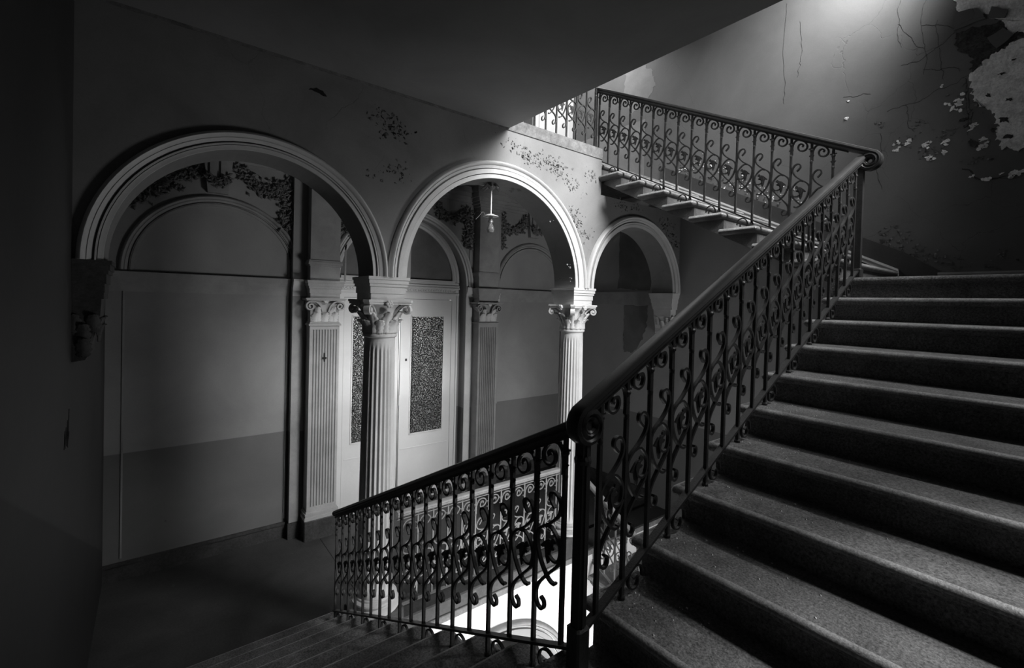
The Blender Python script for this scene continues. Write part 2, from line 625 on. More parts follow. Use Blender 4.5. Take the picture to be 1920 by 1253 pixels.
def mirror_step(go, width):
    mb = step_mesh(go, width)
    mb.v = [(x, -y, z) for x, y, z in mb.v]
    return mb


# middle flight (climbs +X beside the window wall; its open end faces the well at +Y)
flight('staircase', 'broad stone flight rising to the right beside the near iron balustrade', 9,
       (1.42, YF + 0.002, ZL + RISE), 0, GO, 1.305 - YF, 'stone', (1.5, 0.3, ZL))
# nosing of the far landing
nb = thing('landing_nosing', 'topmost stone nosing edge of the broad right-hand flight', 'stair edge', (4.284, 0.4, 0.2675))
e = MB()
r_ = 0.027
e.rings([[(4.284 + r_ - r_ * math.sin(a), y, 0.2675 - r_ + r_ * math.cos(a)) for a in [PI * i / 6 for i in range(7)]]
         + [(4.33, y, 0.2675 - 2 * r_), (4.33, y, 0.2675)] for y in (YF, 1.287)])
e.box(4.32, 4.36, YF, 1.23, 0.05, 0.2135)
obj('nosing', e, 'stone', nb, True)


def flight_y(name, label, n, y1, z1, go, x_wall, width, m, loc, sign, group=None, recess=0.045):
    """flight along Y. sign=+1 climbs towards +Y. The open end lies towards the well from x_wall."""
    root = thing(name, label, 'staircase', loc, group)
    mb = step_mesh(go, width, recess)
    # local x -> sign*Y, local y -> from the wall to the well
    toward = 1 if x_wall < 2.8 else -1
    mb.v = [(toward * y, sign * x, z) for x, y, z in mb.v]
    me = mb.mesh('step')
    me.materials.append(M[m])
    me.materials.append(M['stone_worn_highlight'])
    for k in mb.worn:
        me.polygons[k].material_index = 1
    import bmesh
    bm = bmesh.new()
    bm.from_mesh(me)
    bmesh.ops.recalc_face_normals(bm, faces=bm.faces)
    bm.to_mesh(me)
    bm.free()
    for k in range(n):
        o = link('step', me, m, root, True)
        o.location = Vector((x_wall, y1 + sign * go * k, z1 + RISE * k)) - Vector(loc)
    return root


# far flight along the right wall, up to the upper floor
flight_y('staircase', 'far stone flight seen from below its tread ends, climbing beside the peeling right wall', 9, 1.30, 0.4325, GO, XR - 0.002, XR - 4.275, 'stone_pale', (5.2, 1.4, 0.2675), 1, recess=0.10)
# flight down from the first landing to the hall (climbs towards the camera)
GO_D = 0.331
flight_y('staircase', 'stone flight with pale worn, highlight-painted step edges descending left to the dark hall', 9, 1.289 + GO_D * 9, ZL - RISE * 9, GO_D, XL + 0.002, 1.38 - XL, 'stone', (0.5, 4.2, ZH), -1)
# the flight below the far one, seen through the near balusters
flight_y('staircase', 'lower stone flight leaving the hall under the far right arch', 9, 1.30, 0.4325 - 4.95, GO, XR - 0.002, XR - 4.28, 'stone_pale', (5.2, 1.4, -4.68), 1)
e = MB()
e.rings([[(x, 4.16 + r_ - r_ * math.sin(a), ZH - r_ + r_ * math.cos(a)) for a in [PI * i / 6 for i in range(7)]]
         + [(x, 4.25, ZH - 2 * r_), (x, 4.25, ZH)] for x in (4.29, XR)])
obj('nosing', e, 'stone_pale', floor_hall, True)

# smoother paint below the far flight and in the hall, paler to brighten the wall
def line2_(y):
    return 0.4325 + RISE / GO * (y - 1.30)


pp = MB().prism([(0.9, ZL - 3.0), (6.28, ZL - 3.0), (6.28, 1.75), (YA1, 1.75), (YA1, 1.38), (YA0, 1.38), (3.8, line2_(3.8) - 0.20), (1.4, line2_(1.4) - 0.20), (0.9, 0.08)], yz, XR - 0.0015, XR)
obj('lightened_lower_paint', pp, 'under', wall_right)

# dark skirting climbing the right wall with its pale lower moulding
SL = RISE / GO


def line2(y):
    return 0.4325 + SL * (y - 1.30)


sk = MB().prism([(1.0, 0.2675), (1.15, 0.2675), (1.30, line2(1.30) + 0.02), (4.16, line2(4.16) + 0.02), (4.16, line2(4.16) + 0.21), (1.25, line2(1.25) + 0.21), (1.0, 0.43)],
                yz, XR - 0.018, XR)
obj('stair_skirting', sk, 'dark', wall_right)
sk = MB().prism([(1.30, line2(1.30) - 0.05), (4.16, line2(4.16) - 0.05), (4.16, line2(4.16) + 0.018), (1.30, line2(1.30) + 0.018)], yz, XR - 0.03, XR)
sk.prism([(1.30, line2(1.30) - 0.005), (4.16, line2(4.16) - 0.005), (4.16, line2(4.16) + 0.018), (1.30, line2(1.30) + 0.018)], yz, XR - 0.042, XR - 0.02)
obj('skirting_moulding', sk, 'white', wall_right)
struct('baseboard_right', MB().box(XR - 0.02, XR - 0.001, YF, 1.0, 0.2675, 0.385).box(XR - 0.028, XR - 0.001, YF, 1.0, 0.385, 0.405), 'trim')

# ------------------------------------------------------------------ wrought iron balustrades
# One bay in local axes: s up the slope (0..pitch between two balusters), z above the line of nosings at the
# first baluster, n across. The curves below were drawn for a slope of 0.519 and are re-sheared for others.
P_S = [(.110, .640), (.083, .668), (.086, .693), (.112, .702), (.136, .684), (.143, .650), (.128, .612), (.088, .570), (.036, .532),
       (.014, .502), (.011, .470), (.018, .432), (.036, .388), (.068, .348), (.095, .330), (.118, .331), (.121, .340)]
C_S = [(.060, .545), (.085, .553), (.112, .540), (.138, .508), (.144, .468), (.133, .432), (.108, .421), (.082, .432), (.072, .450)]
Q_S = [(.146, .440), (.128, .408), (.085, .360), (.034, .300), (.012, .258), (.012, .215), (.026, .193), (.046, .190), (.060, .205), (.058, .228), (.040, .238)]
T_S = [(.150, .790), (.152, .835), (.146, .880), (.124, .908), (.090, .905), (.056, .880), (.036, .848), (.040, .818), (.066, .805),
       (.094, .816), (.106, .842), (.098, .866), (.078, .868), (.066, .854), (.074, .842)]
B_S = [(.128, .060), (.120, .095), (.090, .108), (.060, .092), (.050, .060), (.066, .034), (.092, .034), (.104, .054), (.094, .072), (.078, .066)]
B_S = [(.09 + (a_ - .09) * 1.25, .075 + (b_ - .07) * 1.25) for a_, b_ in B_S]
LEAF = [(.118, .508), (.108, .517), (.098, .510), (.093, .500), (.082, .501), (.066, .491), (.050, .475), (.033, .456), (.044, .451), (.056, .457), (.060, .440), (.063, .418),
        (.074, .393), (.083, .402), (.085, .424), (.087, .446), (.095, .461), (.107, .463), (.116, .472), (.108, .479), (.100, .476), (.104, .488), (.115, .493), (.123, .500)]
LEAF_BODY = [(.096, .497), (.080, .494), (.064, .480), (.063, .464), (.070, .440), (.076, .420), (.080, .440), (.084, .460), (.094, .474)]
RIB = rect(0.011, 0.016)


def bay_meshes(pitch, slope, tag):
    k = pitch / 0.1591

    def tr(P, q=0.0):
        return [(s * k, z + (slope - 0.519) * s * k) for s, z in P]
    d = {}
    for nm, P, sec in (('s_scroll', P_S, RIB), ('ring_scroll', C_S, rect(0.010, 0.015)), ('diagonal_scroll', Q_S, RIB), ('top_scroll', T_S, RIB)):
        d[nm] = MB().sweep(catmull(tr(P), 3), sec, xz)
    d['leaf_ornament'] = MB().prism(tr(LEAF), xz, -0.004, 0.004).prism(tr(LEAF_BODY), xz, -0.009, 0.009)
    out = {}
    import bmesh
    for nm, mb in d.items():
        me = mb.mesh(nm)
        bm = bmesh.new()
        bm.from_mesh(me)
        bmesh.ops.recalc_face_normals(bm, faces=bm.faces)
        bm.to_mesh(me)
        bm.free()
        out[nm] = me
    return out


def baluster_mesh(z0, z1, w=0.0165, foot=False):
    h = w / 2
    mb = MB().box(-h, h, -h, h, z0, z1)
    for zc, r in ((0.795, 0.016), (0.700, 0.0125)):
        mb.lathe([(0.010, zc - 0.012), (r, zc - 0.004), (r, zc + 0.004), (0.010, zc + 0.012)], 8)
    # little barbed leaves of the collar
    for sx in (-1, 1):
        mb.box(sx * 0.012 - 0.012, sx * 0.012 + 0.012, -0.005, 0.005, 0.806, 0.814)
        mb.add([(sx * 0.006, -0.004, 0.730), (sx * 0.022, 0, 0.752), (sx * 0.006, -0.004, 0.760), (sx * 0.006, 0.004, 0.745)], [(0, 1, 2), (0, 3, 1), (1, 3, 2), (0, 2, 3)])
    if foot:
        mb.lathe([(0.016, z0), (0.016, z0 + 0.012), (0.010, z0 + 0.02)], 8)
    return mb


def balustrade(name, label, origin, rot, n, pitch, slope, iron, rail, posts=None, railh=0.855, extra=None, group=None, bars_from=0, z_bar=0.02,
               skip_last_bay=False, foot=0.0):
    """n bays from `origin` (nosing line at the first baluster) running along rot; posts = parity of balusters that reach the tread"""
    root = thing(name, label, 'balustrade', origin, group)
    bm_ = bay_meshes(pitch, slope, name)
    top = railh + 0.012
    short = baluster_mesh(z_bar, top).mesh('baluster')
    long_ = None
    d = Vector((math.cos(rot), math.sin(rot), 0))
    for i in range(bars_from, n + 1):
        z = slope * pitch * i
        me = short
        if posts is not None and i % 2 == posts[0]:
            if long_ is None:
                long_ = baluster_mesh(posts[1], top, foot=True).mesh('baluster')
            me = long_
        o = link('baluster', me, iron, root)
        o.location = d * pitch * i + Vector((0, 0, z))
        o.rotation_euler = (0, 0, rot)
    for i in range(n):
        z = slope * pitch * i
        for nm, me in bm_.items():
            o = link(nm, me, iron, root, smooth=nm != 'leaf_ornament')
            o.location = d * pitch * i + Vector((0, 0, z))
            o.rotation_euler = (0, 0, rot)
    # flat bottom bar
    L = n * pitch

    def to3(u, v, w):
        p = Vector(origin) + d * u + Vector((-d.y, d.x, 0)) * w + Vector((0, 0, v))
        return tuple(p)
    e0, e1 = extra or (0.0, 0.0)
    obj('bottom_bar', MB().sweep([(-e0, -e0 * slope + z_bar), (L + e1, (L + e1) * slope + z_bar)], [(-0.006, -0.017), (0.006, -0.017), (0.006, 0.017), (-0.006, 0.017)], to3), iron, root)
    obj('top_bar', MB().sweep([(-e0, -e0 * slope + railh), (L + e1, (L + e1) * slope + railh)], [(-0.005, -0.014), (0.005, -0.014), (0.005, 0.014), (-0.005, 0.014)], to3), iron, root)
    return root, to3, L


RAILSEC = [(-0.030, -0.020), (-0.026, -0.030), (-0.012, -0.035), (-0.004, -0.028), (0.004, -0.030), (0.012, -0.026), (0.022, -0.014),
           (0.025, 0.0), (0.022, 0.014), (0.012, 0.026), (0.004, 0.030), (-0.004, 0.028), (-0.012, 0.035), (-0.026, 0.030), (-0.030, 0.020)]
RAILSEC = [(-o, w) for o, w in RAILSEC]       # wide side up


def volute(end, direction, down=True, r0=0.062, turns=1.15, n=22):
    """points of a scroll curling under the end of a rail; end=(u,v), direction = angle of travel"""
    u, v = end
    out = []
    a = direction
    step = 0.022
    for i in range(n):
        u += math.cos(a) * step
        v += math.sin(a) * step
        out.append((u, v))
        curv = 1.0 / (r0 * (1 - 0.55 * i / n))
        a += curv * step * (-1 if down else 1)
        step *= 0.985
    return out


def under_scrolls(root, origin, rot, pitch, slope, idx, iron, toff):
    me = MB().sweep(catmull(B_S, 3), rect(0.008, 0.014), xz).mesh('foot_scroll')
    d = Vector((math.cos(rot), math.sin(rot), 0))
    for i in idx:
        o = link('foot_scroll', me, iron, root, True)
        o.location = d * pitch * i + Vector((0, 0, slope * pitch * i + toff))
        o.rotation_euler = (0, 0, rot)


# --- near balustrade beside the broad flight (climbs +X)
P1 = GO / 2
X1 = 1.386


def line1(x):
    return -1.0525 + SL * (x - 1.738)


root1, t1, L1 = balustrade('balustrade', 'near wrought iron balustrade with dark handrail rising diagonally to the right', (X1, YW, line1(X1)), 0, 18, P1, SL,
                           'iron', 'wood', posts=(1, -0.066), extra=(0.10, 0.11))
under_scrolls(root1, None, 0, P1, SL, [i for i in range(1, 18, 2)], 'iron', -0.075)
ang = math.atan(SL)
r_top = 0.885
low = volute((-0.095, -0.095 * SL + r_top), ang + PI, down=False, r0=0.056)
obj('handrail', MB().sweep(list(reversed(low)) + [(u, u * SL + r_top) for u in [-0.095 + (L1 + 0.225) * i / 8 for i in range(9)]], [(-o, w) for o, w in RAILSEC], t1,
                           scale=[0.55 + 0.45 * min(1, i / 10) for i in range(len(low))] + [1] * 9), 'wood', root1, True)
nw = MB().box(1.29 - 0.021, 1.29 + 0.021, YW - 0.021, YW + 0.021, ZL, -0.44)
nw.cbox(1.29 - 0.034, 1.29 + 0.034, YW - 0.034, YW + 0.034, ZL, ZL + 0.16, 0.008)
nw.box(1.29 - 0.006, 1.29 + 0.006, YW - 0.027, YW - 0.018, ZL + 0.16, -0.52)
nw.lathe([(0.032, -0.60), (0.034, -0.585), (0.028, -0.57)], 12, (1.29, YW, 0))
obj('newel_post', nw, 'iron', root1)
nw = MB().box(4.372 - 0.021, 4.372 + 0.021, YW - 0.021, YW + 0.021, 0.2675, 1.165)
nw.cbox(4.372 - 0.032, 4.372 + 0.032, YW - 0.032, YW + 0.032, 0.2675, 0.34, 0.008)
obj('newel_post', nw, 'iron', root1)

# --- balustrade down to the hall (climbs towards the camera, -Y)
P2 = GO_D / 2
SLD = RISE / GO_D
Y2 = 1.293 + 17 * GO_D / 2


def line3(y):
    return ZL - SLD * (y - 1.289)


root2, t2, L2 = balustrade('balustrade', 'wrought iron balustrade descending left from the corner newel to the hall floor', (XW0, Y2, line3(Y2)), -PI / 2, 17, P2, SLD,
                           'iron', 'wood', posts=(0, -0.085), extra=(0.02, 0.075))
under_scrolls(root2, None, -PI / 2, P2, SLD, [i for i in range(0, 17, 2)], 'iron', -0.085)
us = [-0.03, -0.024, -0.01, 0.02] + [L2 * i / 6 + 0.05 * i / 6 for i in range(1, 7)]
obj('handrail', MB().sweep([(u, u * SLD + r_top) for u in us], [(-o, w) for o, w in RAILSEC], t2, scale=[0.4, 0.8, 0.96] + [1] * 7), 'wood', root2, True)

# --- far balustrade along the upper flight (climbs +Y)
Y3 = 1.385


root3, t3, L3 = balustrade('balustrade', 'far iron balustrade descending to the right against the peeling wall', (XW1, Y3, line2(Y3)), PI / 2, 16, P1, SL,
                           'iron', 'wood', posts=(0, -0.02), extra=(0.10, 0.05))
under_scrolls(root3, None, PI / 2, P1, SL, [i for i in range(0, 16, 2)], 'iron', -0.075)
low = volute((-0.26, -0.26 * SL + r_top), ang + PI, down=False, r0=0.055)
obj('handrail', MB().sweep(list(reversed(low)) + [(u, u * SL + r_top) for u in [-0.26 + (L3 + 0.32) * i / 8 for i in range(9)]], [(-o, w) for o, w in RAILSEC], t3,
                           scale=[0.55 + 0.45 * min(1, i / 10) for i in range(len(low))] + [1] * 9), 'wood', root3, True)
obj('newel_post', MB().box(XW1 - 0.016, XW1 + 0.016, 3.99 - 0.016, 3.99 + 0.016, ZU - 0.10, 2.70), 'iron', root3)

# --- level balustrade on the upper floor
root4, t4, L4 = balustrade('balustrade', 'short level iron balustrade on the bright upper floor edge above the middle arch', (4.33, 3.96, ZU), PI, 9, 0.165, 0.0,
                           'iron', 'wood', extra=(0.03, 0.0), railh=0.90)
obj('handrail', MB().sweep([(-0.03, 0.93), (L4, 0.93)], [(-o, w) for o, w in RAILSEC], t4), 'wood', root4, True)

# --- pale balustrade in the middle arch of the hall
root5, t5, L5 = balustrade('balustrade', 'pale level balustrade with matching handrail spanning the middle arch between two columns', (3.865, 4.005, ZH + 0.09), PI, 12, 0.1665, 0.0,
                           'rail_light', 'wood_light', extra=(0.05, 0.05), railh=0.885, z_bar=0.055)
obj('handrail', MB().sweep([(-0.03, 0.925), (L5 + 0.05, 0.925)], [(-o * 1.1, w * 1.1) for o, w in RAILSEC], t5), 'wood_light', root5, True)

# --- pale balustrade of the lower flight under the right arch
root6, t6, L6 = balustrade('balustrade', 'pale iron balustrade of the lower flight glimpsed behind the near balusters', (XW1, 1.90, line2(1.90) - 4.95), PI / 2, 12, P1, SL,
                           'rail_light', 'wood_light', posts=(0, -0.02), extra=(0.05, 0.15))
obj('handrail', MB().sweep([(0.0, r_top), (L6 + 0.2, (L6 + 0.2) * SL + r_top)], [(-o, w) for o, w in RAILSEC], t6), 'wood_light', root6, True)

# ------------------------------------------------------------------ classical orders


def solid_grid(pts, nu, nv, thick):
    """closed shell from a nu x nv grid of (point, inward direction)"""
    mb = MB()
    a = [p for p, d in pts]
    b = [tuple(Vector(p) + Vector(d) * thick) for p, d in pts]
    fs = []
    N = nu * nv
    for j in range(nv - 1):
        for i in range(nu - 1):
            q = j * nu + i
            fs.append((q, q + 1, q + 1 + nu, q + nu))
            fs.append((q + N, q + nu + N, q + 1 + nu + N, q + 1 + N))
    ring = [i for i in range(nu)] + [j * nu + nu - 1 for j in range(1, nv)] + [(nv - 1) * nu + i for i in range(nu - 2, -1, -1)] + [j * nu for j in range(nv - 2, 0, -1)]
    for k in range(len(ring)):
        p, q = ring[k], ring[(k + 1) % len(ring)]
        fs.append((p, p + N, q + N, q))
    return mb.add(a + b, fs)


def leaf_mesh(h, w, out, r0, thick=0.012, flat=False):
    """acanthus leaf: base at radius r0 on the +x side, rising h, tip curling outward by out"""
    nu, nv = 9, 15
    pts = []
    for j in range(nv):
        t = j / (nv - 1)
        lobes = 0.64 + 0.36 * abs(math.sin(t * PI * 4.0 + 0.3))
        ww = w * (0.62 + 0.5 * math.sin(PI * min(1, t * 0.9 + 0.12))) * lobes * (1 - max(0, t - 0.78) * 2.6)
        rr = r0 + 0.012 + out * (t ** 2.6)
        zz = h * t if t < 0.86 else h * (0.86 + 0.10 * math.sin((t - 0.86) / 0.14 * PI * 0.75)) - (t - 0.86) * h * 0.55
        for i in range(nu):
            s = -1 + 2 * i / (nu - 1)
            rib = 0.018 * (1 - abs(s)) ** 0.8 - 0.010 * abs(math.sin(s * 6.2 + t * 2.0 * (1 if s > 0 else -1)))
            y = s * ww / 2
            x = rr + rib - (0 if flat else (y * y) / (2.2 * r0))
            pts.append(((x, y, zz), (-1, 0, 0)))
    return solid_grid(pts, nu, nv, thick)


def cap_volute_path():
    return [(0.115, -0.20), (0.135, -0.14), (0.170, -0.085), (0.215, -0.050), (0.252, -0.045), (0.278, -0.068), (0.280, -0.098), (0.258, -0.118), (0.232, -0.108),
            (0.226, -0.084), (0.244, -0.072), (0.260, -0.084), (0.252, -0.098)]


def fluted_mod(n_fl, depth):
    def f(i, z):
        ph = (i % 6) / 6.0
        return 1 - depth * math.sin(PI * ph) ** 0.6 if ph else 1.0
    return f


def norm_mesh(mb, nm):
    import bmesh
    me = mb.mesh(nm)
    bm = bmesh.new()
    bm.from_mesh(me)
    bmesh.ops.recalc_face_normals(bm, faces=bm.faces)
    bm.to_mesh(me)
    bm.free()
    return me


LEAF_LOW = norm_mesh(leaf_mesh(0.135, 0.105, 0.060, 0.128), 'leaf')
LEAF_MID = norm_mesh(leaf_mesh(0.215, 0.095, 0.085, 0.130), 'leaf')
VOL = norm_mesh(MB().sweep(catmull(cap_volute_path(), 4), rect(0.018, 0.052), xz), 'volute')
EYE = norm_mesh(MB().lathe([(0.0, -0.032), (0.016, -0.030), (0.016, 0.030), (0.0, 0.032)], 10), 'volute_eye')
ROS = MB()
for k in range(6):
    a = k * PI / 3
    ROS.lathe([(0.002, -0.016), (0.014, -0.010), (0.017, 0), (0.012, 0.010), (0.002, 0.014)], 8, (0.0, 0.020 * math.cos(a), 0.020 * math.sin(a)))
ROS.lathe([(0.002, -0.02), (0.016, -0.010), (0.018, 0), (0.014, 0.012), (0.002, 0.018)], 8)
ROS = norm_mesh(ROS, 'fleuron')


def at(o, parent, loc, rz=0.0, rx=0.0):
    o.parent = parent
    o.location = loc
    o.rotation_euler = (rx, 0, rz)
    return o


def column(label, cx, m, group=None):
    cy = 4.005
    root = thing('column', label, 'column', (cx, cy, ZH), group)
    obj('pedestal', MB().cbox(cx - 0.215, cx + 0.215, YA0 - 0.005, YA1 + 0.005, ZH, -2.785, 0.01), 'skirt', root)
    base = MB().lathe([(0.205, -2.785), (0.222, -2.772), (0.224, -2.745), (0.205, -2.728), (0.185, -2.722), (0.178, -2.710), (0.186, -2.700), (0.200, -2.692),
                       (0.200, -2.676), (0.185, -2.668), (0.172, -2.664), (0.168, -2.650), (0.160, -2.645)], 36, (cx, cy, 0))
    obj('base', base, 'white', root, True)
    n = 24 * 6

    def rad(z):
        t = (z + 2.65) / 2.3
        return 0.157 - 0.022 * max(0, t) ** 1.5
    z0, z1 = -2.648, -0.372
    prof = [z0, z0 + 0.02, z0 + 0.05, z0 + 0.075] + [z0 + 0.1 + (z1 - z0 - 0.2) * i / 5 for i in range(6)] + [z1 - 0.075, z1 - 0.05, z1 - 0.02, z1]
    depths = [0, 0, 0.03, 0.075] + [0.085] * 6 + [0.075, 0.03, 0, 0]
    rs = []
    for z, dp in zip(prof, depths):
        r = rad(z)
        ring = []
        for i in range(n):
            ph = (i % 6) / 6.0
            k = 1 - dp * (math.sin(PI * (ph * 1.25 - 0.125)) if 0.1 < ph < 0.9 else 0)
            a = 2 * PI * i / n
            ring.append((cx + r * k * math.cos(a), cy + r * k * math.sin(a), z))
        rs.append(ring)
    obj('shaft', MB().rings(rs), m, root, True)
    obj('astragal', MB().lathe([(0.134, -0.372), (0.136, -0.335), (0.150, -0.328), (0.154, -0.316), (0.150, -0.304), (0.136, -0.298)], 36, (cx, cy, 0)), m, root, True)
    cap = obj('capital', MB().lathe([(0.128, -0.300), (0.128, -0.20), (0.138, -0.12), (0.160, -0.07), (0.185, -0.045), (0.188, -0.03)], 28, (cx, cy, 0)), m, root, True)
    base_l = Vector((cx, cy, 0)) - Vector((cx, cy, ZH)) - cap.location
    for k in range(8):
        at(link('leaf', LEAF_LOW, m, cap, 2), cap, Vector((cx, cy, -0.298)), k * PI / 4 + PI / 8)
    for k in range(8):
        at(link('leaf', LEAF_MID, m, cap, 2), cap, Vector((cx, cy, -0.298)), k * PI / 4)
    for k in range(4):
        a = PI / 4 + k * PI / 2
        at(link('volute', VOL, m, cap, True), cap, Vector((cx, cy, 0)), a)
        at(link('volute_eye', EYE, m, cap, True), cap, Vector((cx + 0.252 * math.cos(a), cy + 0.252 * math.sin(a), -0.085)), a, PI / 2)
        b = k * PI / 2
        at(link('fleuron', ROS, m, cap, 2), cap, Vector((cx + 0.205 * math.cos(b), cy + 0.205 * math.sin(b), -0.035)), b)
    # abacus with hollowed sides
    poly = []
    for k in range(4):
        a = PI / 4 + k * PI / 2
        for da in (-0.09, 0.09):
            poly.append((cx + 0.285 * math.cos(a + da), cy + 0.285 * math.sin(a + da)))
        for t in (0.2, 0.4, 0.6, 0.8):
            aa = a + 0.09 + (PI / 2 - 0.18) * t
            edge = 0.2 / max(abs(math.cos(aa)), abs(math.sin(aa)))
            rr = min(edge, 0.285) - 0.022 * math.sin(PI * t)
            poly.append((cx + rr * math.cos(aa), cy + rr * math.sin(aa)))
    obj('abacus', MB().prism(poly, xy, -0.040, -0.022).prism([(cx + (x - cx) * 1.04, cy + (y - cy) * 1.04) for x, y in poly], xy, -0.022, 0.0), m, root)
    return root


def impost(parent, x0, x1, m, y0=YA0, y1=YA1, flare=0.024):
    """little entablature block between a capital and the arches: fasciae, cyma and cornice"""
    mb = MB()
    for e, z0, z1 in ((-0.004, 0.0, 0.055), (0.004, 0.055, 0.115), (0.014, 0.115, 0.14), (0.022, 0.14, 0.175), (0.03, 0.175, 0.20)):
        mb.box(x0 - e, x1 + e, y0 - e, y1 + e, z0, z1)
    return obj('impost_block', mb, m, parent)


cA = column('fluted column nearest the dark left arch, with leafy capital', 1.613, 'white')
impost(cA, 1.455, 1.770, 'white')
cB = column('brightly lit fluted column between the middle and right arches', 4.065, 'white')
impost(cB, 3.905, 4.225, 'white')

# corbels that carry the outer ends of the arches
def corbel(x0, x1, side):
    leaf_me = LEAF_LOW.copy()
    leaf_me.materials.clear()
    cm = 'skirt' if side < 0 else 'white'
    mb = MB()
    for e, z0, z1 in ((-0.004, 0.0, 0.055), (0.004, 0.055, 0.115), (0.014, 0.115, 0.14), (0.022, 0.14, 0.175), (0.03, 0.175, 0.20)):
        a, b = (x0, x1 + e) if side < 0 else (x0 - e, x1)
        mb.box(a, b, YA0 - e, YA1 + e, z0, z1)
    c = obj('corbel', mb, cm, wall_arcade)
    a, b = (x0, x1 - 0.02) if side < 0 else (x0 + 0.02, x1)
    w = b - a
    k = MB()
    k.box(a, b + 0.012 if side < 0 else b, YA0 + 0.01, YA1 - 0.01, -0.04, 0.0)
    k.prism([(0, -0.04), (w, -0.04), (w * 0.96, -0.14), (w * 0.74, -0.24), (w * 0.60, -0.32), (w * 0.62, -0.38), (w * 0.45, -0.42), (0, -0.43)],
            (lambda u, v, q: (x0 + u, q, v)) if side < 0 else (lambda u, v, q: (x1 - u, q, v)), YA0 + 0.03, YA1 - 0.03)
    obj('console', k, cm, wall_arcade)
    for dx, dz in ((0.0, 0.0), (0.045, 0.06), (-0.045, 0.06), (0.0, -0.09)):
        o = link('leaf', leaf_me, cm, wall_arcade, 2)
        o.scale = (0.5, 0.75, 0.95)
        o.location = ((a + b) / 2 + dx - (0.015 if side < 0 else -0.015), YA0 + 0.095, -0.31 + dz)
        o.rotation_euler = (0, 0, -PI / 2)
    for dy, dz in ((0.0, 0.0), (0.08, 0.05), (-0.08, 0.05)):
        o = link('leaf', leaf_me, cm, wall_arcade, 2)
        o.scale = (0.5, 0.75, 0.95)
        o.location = ((a + w * 0.36) if side < 0 else (b - w * 0.36), (YA0 + YA1) / 2 + dy, -0.32 + dz)
        o.rotation_euler = (0, 0, 0 if side < 0 else PI)


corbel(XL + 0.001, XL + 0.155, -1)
corbel(XR - 0.155, XR - 0.001, 1)


